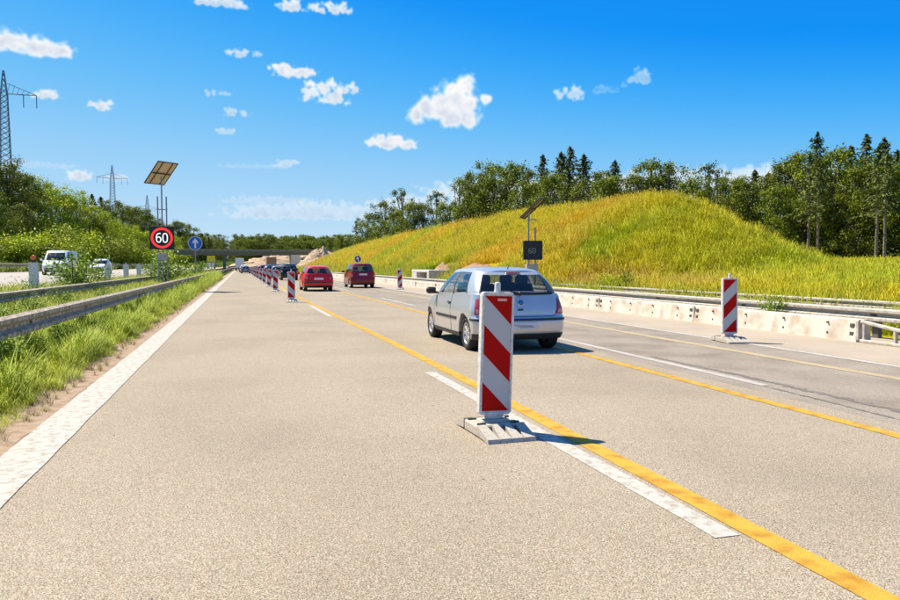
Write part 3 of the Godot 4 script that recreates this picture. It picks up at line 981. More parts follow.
	st.box(Vector3(0, s.belt_h - 0.08, -s.gbf + 0.42), Vector3(car.w(0.8) * 1.7, 0.16, 0.45), 0.05)
	part("seats", st.mesh(), M.interior, root)
	# ---- wheels
	var wm := wheel_meshes(wr_, s.get("wheel_w", 0.18))
	for a in [s.ax_r, s.ax_f]:
		for sg in [1.0, -1.0]:
			var wn := Node3D.new()
			wn.name = "wheel"
			root.add_child(wn, true)
			wn.position = Vector3(sg * (car.w(0.4) - s.get("wheel_w", 0.18) * 0.56 - 0.03), wr_, a)
			wn.rotation.y = 0.0 if sg > 0 else PI
			part("tyre", wm[0], M.tyre, wn)
			part("rim", wm[1], M.rim, wn)
			part("brake_disc", wm[2], M.rim_dark, wn)
	# ---- details
	s.details.call(car, root)
	return root

func mirrors(car: Car, root: Node3D, z: float, m: Material) -> void:
	for sg in [1.0, -1.0]:
		var mb := MB.new()
		var y := car.belt(z) + 0.075
		var x := car.w(0.85)
		mb.box(Vector3(sg * (x + 0.10), y, z), Vector3(0.20, 0.13, 0.09), 0.035, Basis(Vector3.UP, -0.15 * sg))
		mb.box(Vector3(sg * (x + 0.0), y - 0.045, z - 0.005), Vector3(0.10, 0.04, 0.05), 0.01)
		part("wing_mirror", mb.mesh(), m, root)

func seam_at(car: Car, root: Node3D, z: float, y0: float, y1: float) -> void:
	for sg in [1.0, -1.0]:
		var th := car.th_z(z)
		var mb := car_patch(car, th - 0.0035, th + 0.0035, th - 0.0035, th + 0.0035, y0, y1, 0.002, sg, 1, 10)
		part("door_seam", mb.mesh(), M.seam, root)

func polo_spec() -> Dictionary:
	var s := {"name": "hatchback_car", "paint": "silver", "fine": true, "o_r": [0.20, 0.085, 0.045, 0.02], "o_f": [0.52, 0.26, 0.10, 0.04], "go_r": [0.22, 0.12, 0.05, 0.05], "go_f": [0.36, 0.20, 0.14, 0.05],
		"zr": [[0.2, 1.76], [0.28, 1.83], [0.36, 1.865], [0.50, 1.875], [0.565, 1.868], [0.590, 1.80], [0.70, 1.79], [0.80, 1.765], [0.90, 1.725], [1.0, 1.69]],
		"zf": [[0.2, 1.82], [0.30, 1.92], [0.50, 1.95], [0.62, 1.90], [0.75, 1.80], [0.9, 1.60]],
		"w": [[0.18, 0.80], [0.26, 0.83], [0.42, 0.842], [0.56, 0.85], [0.66, 0.855], [0.74, 0.845], [0.82, 0.825], [0.90, 0.805], [1.0, 0.785]],
		"belt": [[-2.0, 0.58], [-1.85, 0.68], [-1.5, 0.80], [-1.05, 0.885], [-0.5, 0.91], [0.6, 0.94], [1.3, 0.975], [1.9, 0.975]],
		"belt_h": 0.93, "crown": 0.045, "clear": 0.21, "ax_r": 1.24, "ax_f": -1.22, "wheel": 0.292, "arch": 0.345, "wheel_w": 0.185,
		"gbr": 1.72, "gbf": 1.12, "grr": 1.33, "grf": 0.30, "wr": 0.565, "bulge": 0.045, "bulge_r": 1.3, "roof": [[-0.5, 1.335], [-0.1, 1.385], [0.35, 1.405], [0.9, 1.39], [1.4, 1.335]], "roof_crown": 0.035,
		"gt0": 0.10, "gt1": 0.88, "seats": [-0.05, 0.78], "side_glass": "painted_sky_glass"}
	s.cabin = func(car: Car) -> Array:
		var xr := car.gth_x(0.86)
		var c1 := car.gth_z(1.02, 0.5); var b0 := car.gth_z(0.40, 0.5); var b1 := car.gth_z(0.33, 0.5); var a0 := car.gth_z(-0.66, 0.5)
		var xf := car.gth_x(0.86, false)
		return [[0.0, xr, "rear_window"], [xr, xr + 0.025, "trim"], [xr + 0.025, c1 - 0.02, "paint"], [c1 - 0.02, c1, "trim"], [c1, b0, "side_rear"], [b0, b1, "trim"], [b1, a0, "side_front"], [a0, a0 + 0.02, "trim"], [a0 + 0.02, xf, "paint"], [xf, PI, "windscreen"]]
	s.details = func(car: Car, root: Node3D) -> void:
		# tail lamps wrapping round the corner
		for sg in [1.0, -1.0]:
			var mb := car_patch(car, car.th_x(0.75), car.th_c(0.5), car.th_x(0.885), car.th_c(0.5), 0.635, 0.895, 0.010, sg, 12, 8)
			var lamp := part("tail_lamp", mb.mesh(), M.tail_lamp, root)
			var cl := car_patch(car, car.th_x(0.79), car.th_c(0.4), car.th_x(0.82), car.th_c(0.4), 0.66, 0.72, 0.013, sg, 6, 3)
			part("reversing_lamp", cl.mesh(), M.tail_lamp_clear, lamp)
			# bumper strip and lower valance
			part("bumper_strip", car_patch(car, 0.0, car.th_z(1.56), 0.0, car.th_z(1.56), 0.535, 0.565, 0.008, sg, 30, 2).mesh(), M.black_plastic, root)
			part("bumper_valance", car_patch(car, 0.0, car.th_z(1.62, 0.3), 0.0, car.th_z(1.62, 0.3), 0.212, 0.315, 0.006, sg, 26, 3).mesh(), M.black_plastic, root)
			part("sill", car_patch(car, car.th_z(0.885), car.th_z(-0.865), car.th_z(0.885), car.th_z(-0.865), 0.212, 0.285, 0.004, sg, 16, 2).mesh(), M.black_plastic, root)
			part("rubbing_strip", car_patch(car, car.th_z(0.78), car.th_z(-0.60), car.th_z(0.78), car.th_z(-0.60), 0.505, 0.555, 0.012, sg, 20, 3).mesh(), M.black_plastic, root)
			var hb := MB.new()
			var hp := car.S(car.th_z(0.30), 0.79)
			hb.box(Vector3(sg * (hp.x + 0.012), 0.79, 0.30), Vector3(0.03, 0.035, 0.17), 0.01)
			part("door_handle", hb.mesh(), M.black_plastic, root)
			part("headlamp", car_patch(car, car.th_x(0.62, false), car.th_z(-1.55), car.th_x(0.66, false), car.th_z(-1.50, 0.7), 0.58, 0.72, 0.008, sg, 8, 4).mesh(), M.headlamp, root)
			part("front_bumper_strip", car_patch(car, PI, car.th_z(-1.60), PI, car.th_z(-1.60), 0.46, 0.50, 0.008, sg, 16, 2).mesh(), M.black_plastic, root)
		seam_at(car, root, 0.42, 0.29, 0.93)
		seam_at(car, root, -0.80, 0.29, 0.885)
		# tailgate joints: level line above the bumper
		for sg in [1.0, -1.0]:
			part("tailgate_seam", car_patch(car, 0.0, car.th_x(0.72), 0.0, car.th_x(0.72), 0.596, 0.604, 0.003, sg, 10, 1).mesh(), M.seam, root)
			part("tailgate_seam", car_patch(car, car.th_x(0.715), car.th_x(0.725), car.th_x(0.868), car.th_x(0.876), 0.60, 0.91, 0.003, sg, 1, 8).mesh(), M.seam, root)
		mirrors(car, root, -0.74, M.black_plastic)
		# number plate in the bumper, its print smeared out
		var pl := MB.new()
		pl.box(Vector3(0.0, 0.445, 1.885), Vector3(0.52, 0.115, 0.012), 0.003)
		var plate := part("number_plate", pl.mesh(), M.plate, root)
		var pp := MB.new()
		for k in 4:
			pp.box(Vector3(-0.02 + 0.03 * k, 0.462 - 0.013 * k, 1.8925 + 0.0008 * k), Vector3(0.36 - 0.03 * k, 0.008 + 0.003 * (k % 2), 0.002), 0.0, Basis(Vector3(0, 0, 1), -0.05 + 0.02 * k))
		part("smudged_print", pp.mesh(), M.plate_print, plate)
		# round maker's badge: ring with a V above a W
		var bz := car.S(0.0, 0.84).z + 0.004
		var tilt := Transform3D(Basis(Vector3.RIGHT, PI / 2 - 0.28), Vector3(0, 0.84, bz))
		var bd := MB.new()
		bd.lathe([[0.058, -0.004], [0.058, 0.006], [0.001, 0.006]], tilt, 28)
		var badge := part("badge", bd.mesh(), M.badge_dark, root)
		var rg := MB.new()
		rg.lathe([[0.062, 0.0], [0.062, 0.010], [0.053, 0.012], [0.050, 0.006]], tilt, 32)
		var face := Transform3D(Basis(Vector3.RIGHT, -0.28), Vector3(0, 0.84, bz) + tilt.basis.y * 0.008)
		for seg in [[-0.020, 0.046, 0.0, 0.008], [0.020, 0.046, 0.0, 0.008], [-0.040, 0.026, -0.018, -0.040], [-0.018, -0.040, 0.0, -0.002], [0.0, -0.002, 0.018, -0.040], [0.018, -0.040, 0.040, 0.026]]:
			var a := Vector2(seg[0], seg[1]); var b := Vector2(seg[2], seg[3])
			var ang := (b - a).angle()
			rg.box(face * Vector3((a.x + b.x) / 2, (a.y + b.y) / 2, 0), Vector3((b - a).length() + 0.006, 0.009, 0.006), 0.0, face.basis * Basis(Vector3(0, 0, 1), ang))
		part("badge_emblem", rg.mesh(), M.chrome, badge)
		var rc := MB.new()
		rc.box(Vector3(-0.01, 0.715, car.S(0.0, 0.715).z + 0.002), Vector3(0.10, 0.035, 0.014), 0.006)
		part("tailgate_grip", rc.mesh(), M.badge_dark, root)
		var wp := MB.new()
		wp.tube([Vector3(0.0, 0.985, 1.745), Vector3(-0.18, 1.03, 1.728), Vector3(-0.40, 1.05, 1.70)], [0.012, 0.009, 0.006], 6)
		wp.lathe([[0.035, -0.01], [0.035, 0.025], [0.001, 0.03]], Transform3D(Basis(Vector3.RIGHT, PI / 2 - 0.5), Vector3(0, 0.985, 1.735)), 14)
		part("rear_wiper", wp.mesh(), M.black_plastic, root)
		var an := MB.new()
		an.tube([Vector3(0, 1.40, 1.12), Vector3(0, 1.485, 1.19)], [0.010, 0.004], 6)
		part("roof_aerial", an.mesh(), M.black_plastic, root)
		var bl := MB.new()
		bl.box(Vector3(0, 1.332, 1.375), Vector3(0.26, 0.016, 0.03), 0.004)
		part("brake_light", bl.mesh(), M.tail_lamp, root)
	return s

func generic_spec(kind: String, paint_: String, facing_lamps := false) -> Dictionary:
	var s := {"name": "car", "paint": paint_, "o_r": [0.26, 0.11, 0.06, 0.03], "o_f": [0.55, 0.28, 0.10, 0.04], "go_r": [0.26, 0.14, 0.06, 0.06], "go_f": [0.36, 0.20, 0.14, 0.05],
		"zr": [[0.2, 2.02], [0.32, 2.10], [0.52, 2.12], [0.62, 2.08], [0.75, 2.05], [0.9, 2.0], [1.05, 1.92]],
		"zf": [[0.2, 1.95], [0.30, 2.06], [0.50, 2.10], [0.65, 2.03], [0.8, 1.85]],
		"w": [[0.18, 0.80], [0.28, 0.84], [0.45, 0.865], [0.6, 0.87], [0.75, 0.86], [0.9, 0.83], [1.05, 0.80]],
		"belt": [[-2.1, 0.62], [-1.95, 0.72], [-1.5, 0.84], [-1.0, 0.92], [0.0, 0.95], [1.2, 1.0], [2.1, 1.0]],
		"belt_h": 0.96, "crown": 0.05, "clear": 0.21, "ax_r": 1.33, "ax_f": -1.28, "wheel": 0.315, "arch": 0.37, "wheel_w": 0.2,
		"gbr": 1.95, "gbf": 1.05, "grr": 1.62, "grf": 0.25, "wr": 0.58, "bulge": 0.035, "bulge_r": 1.2, "roof": [[-0.4, 1.40], [0.2, 1.455], [0.9, 1.445], [1.6, 1.385]], "roof_crown": 0.035,
		"gt0": 0.10, "gt1": 0.86, "seats": [-0.05, 0.85], "rear_glass": "tinted_glass", "side_glass": "tinted_glass"}
	var lamp_y := [0.70, 0.90]; var lamp_x := [0.66, 0.74]; var plate_y := 0.72
	if kind == "mpv":
		s.merge({"belt": [[-2.0, 0.66], [-1.8, 0.80], [-1.4, 0.92], [-0.9, 1.0], [0.0, 1.02], [2.0, 1.06]], "zr": [[0.2, 1.92], [0.32, 1.98], [0.6, 2.0], [0.7, 1.97], [1.06, 1.93]], "zf": [[0.2, 1.85], [0.5, 1.95], [0.7, 1.88], [0.95, 1.6]],
			"gbr": 1.92, "gbf": 1.3, "grr": 1.74, "grf": 0.40, "wr": 0.62, "roof": [[-0.6, 1.53], [0.2, 1.60], [1.2, 1.60], [1.8, 1.56]], "belt_h": 1.02, "w": [[0.18, 0.79], [0.3, 0.83], [0.6, 0.85], [0.8, 0.85], [1.06, 0.81]], "ax_r": 1.26}, true)
		lamp_y = [0.74, 0.96]; lamp_x = [0.74, 0.80]; plate_y = 0.90
	elif kind == "suv":
		s.merge({"clear": 0.26, "wheel": 0.345, "arch": 0.40, "belt": [[-2.1, 0.75], [-1.9, 0.88], [-1.4, 1.0], [-0.9, 1.06], [0.5, 1.08], [2.1, 1.1]], "zr": [[0.25, 2.05], [0.4, 2.12], [0.65, 2.14], [0.8, 2.08], [1.1, 2.0]], "gbr": 1.98, "grr": 1.72, "wr": 0.62, "roof": [[-0.4, 1.58], [0.3, 1.64], [1.2, 1.63], [1.75, 1.58]], "belt_h": 1.06, "w": [[0.22, 0.84], [0.4, 0.88], [0.8, 0.89], [1.1, 0.84]]}, true)
		lamp_y = [0.82, 1.02]; lamp_x = [0.72, 0.78]; plate_y = 0.78
	elif kind == "van":
		s.merge({"name": "van", "clear": 0.24, "wheel": 0.34, "arch": 0.39, "belt": [[-2.5, 0.80], [-2.3, 0.96], [-1.9, 1.10], [-1.5, 1.16], [2.4, 1.18]], "zr": [[0.2, 2.38], [0.5, 2.45], [1.2, 2.42]], "zf": [[0.2, 2.3], [0.5, 2.42], [0.8, 2.38], [1.1, 2.1]], "ax_r": 1.5, "ax_f": -1.5,
			"gbr": 2.40, "gbf": 1.75, "grr": 2.34, "grf": 0.95, "wr": 0.80, "roof": [[-1.2, 1.88], [-0.4, 1.96], [2.3, 1.94]], "belt_h": 1.14, "w": [[0.2, 0.90], [0.4, 0.95], [1.2, 0.94]], "seats": [-0.6, 0.3], "o_r": [0.12, 0.05, 0.02, 0.01], "go_r": [0.12, 0.05, 0.02, 0.01]}, true)
		lamp_y = [0.7, 1.1]; lamp_x = [0.90, 0.90]; plate_y = 0.55
	s.cabin = func(car: Car) -> Array:
		var xr := car.gth_x(0.84)
		var zc: float = s.grr - 0.16
		var c1 := car.gth_z(zc, 0.5); var b0 := car.gth_z(0.55, 0.5); var b1 := car.gth_z(0.47, 0.5); var a0 := car.gth_z(-s.gbf + 0.48, 0.5)
		var xf := car.gth_x(0.87, false)
		return [[0.0, xr, "rear_window"], [xr, xr + 0.02, "trim"], [xr + 0.02, c1, "paint"], [c1, b0, "side_rear"], [b0, b1, "trim"], [b1, a0, "side_front"], [a0, xf, "paint"], [xf, PI, "windscreen"]]
	s.details = func(car: Car, root: Node3D) -> void:
		for sg in [1.0, -1.0]:
			part("tail_lamp", car_patch(car, car.th_x(lamp_x[0]), car.th_c(1.0), car.th_x(lamp_x[1]), car.th_c(1.0), lamp_y[0], lamp_y[1], 0.010, sg, 8, 4).mesh(), M.tail_lamp, root)
			part("bumper_valance", car_patch(car, 0.0, car.th_z(car.zr(0.3) - 0.25, 0.3), 0.0, car.th_z(car.zr(0.3) - 0.25, 0.3), s.clear + 0.003, s.clear + 0.12, 0.006, sg, 14, 2).mesh(), M.black_plastic, root)
			part("reversing_lamp", car_patch(car, car.th_x(lamp_x[0] + 0.04), car.th_x(lamp_x[0] + 0.15), car.th_x(lamp_x[0] + 0.05), car.th_x(lamp_x[0] + 0.15), lamp_y[0] + 0.04, lamp_y[0] + 0.09, 0.014, sg, 3, 2).mesh(), M.tail_lamp_clear, root)
			part("tailgate_seam", car_patch(car, 0.0, car.th_x(0.70), 0.0, car.th_x(0.70), 0.63, 0.642, 0.004, sg, 8, 1).mesh(), M.seam, root)
			part("bumper_strip", car_patch(car, 0.0, car.th_c(0.6), 0.0, car.th_c(0.6), 0.50, 0.535, 0.008, sg, 12, 2).mesh(), M.black_plastic, root)
			part("headlamp", car_patch(car, car.th_x(0.58, false), car.th_z(-car.zf(0.6) + 0.42), car.th_x(0.66, false), car.th_z(-car.zf(0.7) + 0.35, 0.7), 0.60, 0.75, 0.008, sg, 8, 4).mesh(), M.headlamp, root)
			part("front_grille", car_patch(car, PI, car.th_x(0.52, false), PI, car.th_x(0.55, false), 0.30, 0.60, 0.006, sg, 8, 3).mesh(), M.black_plastic, root)
		mirrors(car, root, -s.gbf + 0.40, M["paint_" + s.paint])
		for e in [1.0, -1.0]:
			var pl := MB.new()
			var y: float = plate_y if e > 0 else 0.45
			pl.box(Vector3(0, y, e * ((car.zr(y) if e > 0 else car.zf(y)) + 0.010)), Vector3(0.52, 0.115, 0.014), 0.003)
			part("number_plate", pl.mesh(), M.plate, root)
		seam_at(car, root, 0.5, s.clear + 0.1, s.belt_h - 0.03)
		seam_at(car, root, -s.gbf + 0.3, s.clear + 0.1, s.belt_h - 0.06)
	return s

func build_truck(at: Vector3, turn: float, box_mat: Material, cab: String, label: String) -> void:
	var t := thing("truck", label, "truck", at, "", turn)
	var c := MB.new()
	c.box(Vector3(0, 2.35, 3.6), Vector3(2.5, 2.9, 9.0), 0.05)
	part("cargo_box", c.mesh(), box_mat, t)
	var k := MB.new()
	var pr := PackedVector2Array([Vector2(-2.15, 0.55), Vector2(-1.0, 0.55), Vector2(-1.0, 3.2), Vector2(-1.75, 3.25), Vector2(-2.1, 2.2), Vector2(-2.2, 1.2)])
	k.prism(pr, 2.4, Transform3D(Basis(Vector3(0, 0, 1), Vector3(0, 1, 0), Vector3(-1, 0, 0)), Vector3(1.2, 0, 0)))
	part("cab", k.mesh(), M["paint_" + cab], t)
	var g := MB.new()
	g.box(Vector3(0, 2.55, -1.97), Vector3(2.15, 0.95, 0.03), 0.01, Basis(Vector3.RIGHT, 0.32))
	part("windscreen", g.mesh(), M.tinted_glass, t)
	var f := MB.new()
	f.box(Vector3(0, 0.75, 3.3), Vector3(1.0, 0.3, 9.4), 0.03)
	part("chassis", f.mesh(), M.black_plastic, t)
	var wm := wheel_meshes(0.5, 0.3)
	for z in [-1.3, 2.6, 6.2, 7.5]:
		for sg in [1.0, -1.0]:
			var wn := Node3D.new()
			wn.name = "wheel"
			t.add_child(wn, true)
			wn.position = Vector3(sg * 1.05, 0.5, z)
			wn.rotation.y = 0.0 if sg > 0 else PI
			part("tyre", wm[0], M.tyre, wn); part("rim", wm[1], M.rim, wn)

# ------------------------------------------------------------------ signs and masts
func ring_mesh(r0: float, r1: float, d: float, sides := 48) -> ArrayMesh:
	var mb := MB.new()
	mb.lathe([[r0, 0.0], [r0, d], [r1, d], [r1, 0.0]], Transform3D(Basis(Vector3.RIGHT, PI / 2), Vector3.ZERO), sides)
	return mb.mesh()

func digits(txt: String, size: float, depth: float) -> TextMesh:
	var t := TextMesh.new()
	var f := SystemFont.new()
	f.font_names = PackedStringArray(["Droid Sans"])
	f.font_weight = 500
	t.font = f
	t.text = txt
	t.font_size = 64
	t.pixel_size = size / 64.0
	t.depth = depth
	t.curve_step = 2.0
	return t

func matrix_sign(at: Vector3, turn: float, size: float, yc: float, ytop: float, lit: bool, ground: float, label: String, panel_turn: float, panel: Vector2) -> void:
	var t := thing("speed_sign", label, "sign", at, "", turn)
	var b := MB.new()
	b.box(Vector3(0, yc, 0), Vector3(size, size, 0.22), 0.02)
	part("display_case", b.mesh(), M.sign_black, t)
	var fr := MB.new()
	for s in [1.0, -1.0]:
		fr.box(Vector3(s * (size / 2 - 0.012), yc, 0.115), Vector3(0.024, size, 0.03), 0.004)
		fr.box(Vector3(0, yc + s * (size / 2 - 0.012), 0.115), Vector3(size - 0.05, 0.024, 0.03), 0.004)
	part("display_frame", fr.mesh(), M.sign_frame, t)
	if lit:
		part("led_ring_sign", ring_mesh(size * 0.45, size * 0.345, 0.012), M.led_red_sign, t, Vector3(0, yc, 0.112))
		part("led_digits_sign", digits("60", size * 0.58, 0.014), M.led_white_sign, t, Vector3(0, yc, 0.118)).scale = Vector3(0.86, 1.0, 1.0)
	else:
		part("led_ring_sign", ring_mesh(size * 0.40, size * 0.375, 0.006), M.sign_frame, t, Vector3(0, yc, 0.112))
		part("led_digits_sign", digits("60", size * 0.40, 0.010), M.led_dim_white, t, Vector3(-size * 0.05, yc - size * 0.03, 0.114))
	var xs := [-0.20, 0.28, 0.03] if lit else [-0.16, 0.16]
	var k := 0
	for x in xs:
		var p := MB.new()
		var top := (yc + size * 0.5 + 1.75) if lit else (ytop - 0.9 if k == 1 else ytop - 0.25)
		if lit and k == 2: top = ytop - 0.2
		p.tube([Vector3(x, ground - 0.3 - at.y, -0.16), Vector3(x, top, -0.16)], [0.042], 10)
		part("pole", p.mesh(), M.pole_steel, t)
		k += 1
	var br := MB.new()
	for yy in [yc - size * 0.3, yc + size * 0.3, yc + size * 0.5 + 1.0]:
		br.box(Vector3(0.03, yy, -0.135), Vector3(0.62 if lit else 0.42, 0.05, 0.05), 0.006)
	part("bracket", br.mesh(), M.pole_steel, t)
	# battery box at the foot
	var bb := MB.new()
	bb.box(Vector3(0.0, yc - size * 0.5 - 0.42, -0.16), Vector3(0.55, 0.42, 0.34), 0.02)
	part("battery_box", bb.mesh(), M.bright_zinc, t)
	# solar panel, cells up towards the sun
	var pn := Node3D.new()
	pn.name = "solar_panel"
	t.add_child(pn, true)
	pn.position = Vector3(0.03, ytop, -0.16)
	pn.rotation = Vector3(0, panel_turn - turn, 0)
	var tilt := Basis(Vector3.RIGHT, 0.74)
	var sl := MB.new()
	sl.box(Vector3.ZERO, Vector3(panel.x, 0.012, panel.y), 0.0, tilt)
	part("back_sheet", sl.mesh(), M.panel_back, pn)
	var ce := MB.new()
	var nx := 4; var ny := 6
	for i in nx:
		for j in ny:
			ce.box(tilt * Vector3((i + 0.5) * panel.x / nx - panel.x / 2, 0.011, (j + 0.5) * panel.y / ny - panel.y / 2), Vector3(panel.x / nx - 0.012, 0.006, panel.y / ny - 0.012), 0.0, tilt)
	part("cells", ce.mesh(), M.panel_cell, pn)
	var fm := MB.new()
	for s in [1.0, -1.0]:
		fm.box(tilt * Vector3(s * panel.x / 2, 0, 0), Vector3(0.05, 0.055, panel.y + 0.05), 0.005, tilt)
		fm.box(tilt * Vector3(0, 0, s * panel.y / 2), Vector3(panel.x - 0.05, 0.055, 0.05), 0.005, tilt)
	for q in [-0.25, 0.25]:
		fm.box(tilt * Vector3(q * panel.x, -0.03, 0), Vector3(0.04, 0.045, panel.y), 0.005, tilt)
	fm.box(tilt * Vector3(0, -0.05, 0), Vector3(panel.x * 0.9, 0.05, 0.06), 0.005, tilt)
	part("panel_frame", fm.mesh(), M.sign_frame, pn)

func round_sign(at: Vector3, r: float, yc: float, face: Material, arrow: Material, label: String, lean_arrow: float, ground: float) -> void:
	var t := thing("direction_sign", label, "sign", at)
	var d := MB.new()
	d.lathe([[0.001, -0.012], [r, -0.012], [r, 0.012], [0.001, 0.012]], Transform3D(Basis(Vector3.RIGHT, PI / 2), Vector3(0, yc, 0)), 40)
	part("disc", d.mesh(), face, t)
	part("rim", ring_mesh(r * 0.99, r * 0.93, 0.004), M.sign_white, t, Vector3(0, yc, 0.0125))
	var a := MB.new()
	var q := r * 0.72
	var pts := PackedVector2Array([Vector2(-q * 0.17, -q), Vector2(q * 0.17, -q), Vector2(q * 0.17, q * 0.25), Vector2(q * 0.55, -q * 0.10), Vector2(q * 0.55, q * 0.32), Vector2(0, q), Vector2(-q * 0.55, q * 0.32), Vector2(-q * 0.55, -q * 0.10), Vector2(-q * 0.17, q * 0.25)])
	a.prism(pts, 0.004, Transform3D(Basis(Vector3(0, 0, 1), lean_arrow), Vector3(0, yc, 0.013)))
	part("arrow", a.mesh(), arrow, t)
	var p := MB.new()
	p.tube([Vector3(0, ground - at.y - 0.3, -0.05), Vector3(0, yc + r * 0.9, -0.05)], [0.038], 10)
	part("pole", p.mesh(), M.pole_steel, t)

func pylon(at: Vector3, h: float, wb: float, arm: float, arm_y: float, label: String, thick: float, arms: Array) -> void:
	var t := thing("power_pylon", label, "pylon", at, "lattice power pylons", 0.35)
	var hw := func(y: float) -> float: return ip([[0.0, wb / 2], [arm_y * 0.55, wb * 0.24], [arm_y, wb * 0.16], [h, 0.12]], y)
	var m := MB.new()
	var cs := [Vector2(-1, -1), Vector2(1, -1), Vector2(1, 1), Vector2(-1, 1)]
	for c in cs:
		m.tube([0.0, arm_y * 0.55, arm_y, h].map(func(y): return Vector3(c.x * hw.call(y), y, c.y * hw.call(y))), [thick], 4)
	part("corner_legs", m.mesh(), M.hazed_pylon_steel, t)
	var b := MB.new()
	var y := 0.5
	while y < h - 1.5:
		var st := maxf(hw.call(y) * 1.3, 1.2)
		for i in 4:
			var c0: Vector2 = cs[i]; var c1: Vector2 = cs[(i + 1) % 4]
			var w0: float = hw.call(y); var w1: float = hw.call(y + st)
			b.tube([Vector3(c0.x * w0, y, c0.y * w0), Vector3(c1.x * w1, y + st, c1.y * w1)], [thick * 0.55], 3, false)
			b.tube([Vector3(c1.x * w0, y, c1.y * w0), Vector3(c0.x * w1, y + st, c0.y * w1)], [thick * 0.55], 3, false)
		y += st
	part("lattice", b.mesh(), M.hazed_pylon_steel, t)
	for ar in arms:
		var ay: float = ar[0]; var al: float = ar[1]
		var a := MB.new()
		for sg in [1.0, -1.0]:
			var w0: float = hw.call(ay)
			var tip := Vector3(sg * al, ay + 0.4, 0)
			for s in [1.0, -1.0]:
				a.tube([Vector3(sg * w0, ay, s * w0), tip], [thick * 0.7], 4)
			a.tube([Vector3(sg * w0, ay + 2.4, 0), tip], [thick * 0.7], 4)
			for k in 6:
				var f := k / 6.0; var g := (k + 0.5) / 6.0
				a.tube([Vector3(sg * w0, ay, w0).lerp(tip, f), Vector3(sg * w0, ay + 2.4, 0).lerp(tip, g)], [thick * 0.45], 3, false)
			for f in [0.55, 1.0]:
				var q := Vector3(sg * w0, ay, 0).lerp(tip, f)
				a.tube([q, q - Vector3(0, 3.0, 0)], [thick * 0.9, thick * 0.9], 4)
		part("cross_arm", a.mesh(), M.hazed_pylon_steel, t)

# ------------------------------------------------------------------ plants
func broad_crown(sd: int, h: float, rx: float, clumps: int, leaves: int, pal: Array, sparse: float, low: float) -> Array:
	# [trunk mesh, crown mesh] of a tree h metres tall
	var r := RandomNumberGenerator.new()
	r.seed = sd
	var tr := MB.new(); var cr := MB.new()
	var top := h * 0.93
	var lean := Vector3(r.randf_range(-0.3, 0.3), 0, r.randf_range(-0.3, 0.3))
	var axis := []
	for i in 7: axis.append(Vector3(lean.x * i / 6.0 + r.randf_range(-0.08, 0.08), top * i / 6.0, lean.z * i / 6.0))
	var br := h * 0.017
	tr.tube(axis, [br * 1.3, br, br * 0.85, br * 0.68, br * 0.48, br * 0.3, br * 0.1], 7)
	for k in clumps:
		var f := r.randf_range(low, 1.0)
		# crown outline: widest at two fifths of its height
		var g := (f - low) / (1.0 - low)
		var env := rx * pow(sin(PI * clampf(0.10 + g * 0.84, 0, 1)), 0.6)
		var ang := r.randf() * TAU
		var rad := env * sqrt(r.randf_range(0.02, 1.0)) * r.randf_range(0.75, 1.08)
		var cp := Vector3(cos(ang) * rad, f * h * 0.95, sin(ang) * rad) + lean * f
		var cs := rx * r.randf_range(0.16, 0.36) * (1.0 - 0.3 * g)
		# limb
		var fork: Vector3 = axis[clampi(int(f * 5.0 - 0.8), 0, 6)]
		if k % 2 == 0:
			tr.tube([fork, fork.lerp(cp, 0.5) - Vector3(0, 0.15, 0), cp], [br * 0.38, br * 0.24, br * 0.08], 4, false)
		var tone: Color = pal[r.randi() % pal.size()]
		for i in int(leaves / float(clumps)):
			var d := Vector3(r.randfn(), r.randfn(), r.randfn()).normalized()
			var q := pow(r.randf(), 0.45) * (1.0 if r.randf() > sparse else 1.5)
			var p := cp + d * Vector3(1.0, 0.95, 1.0) * cs * q
			var sz := lerpf(0.08, 0.27, r.randf() * r.randf()) * h / 12.0 + 0.03
			var a := Vector3(r.randfn(), r.randfn() - 0.4, r.randfn()).normalized()
			var nn := (d * 0.6 + Vector3(r.randfn(), r.randfn() + 0.8, r.randfn()).normalized()).normalized()
			var w := a.cross(nn).normalized()
			var cl := tone * r.randf_range(0.75, 1.25)
			cl.a = 1.0
			cr.leaf(p, a * sz, w * sz * 0.75, cl, nn)
	return [tr.mesh(), cr.mesh()]

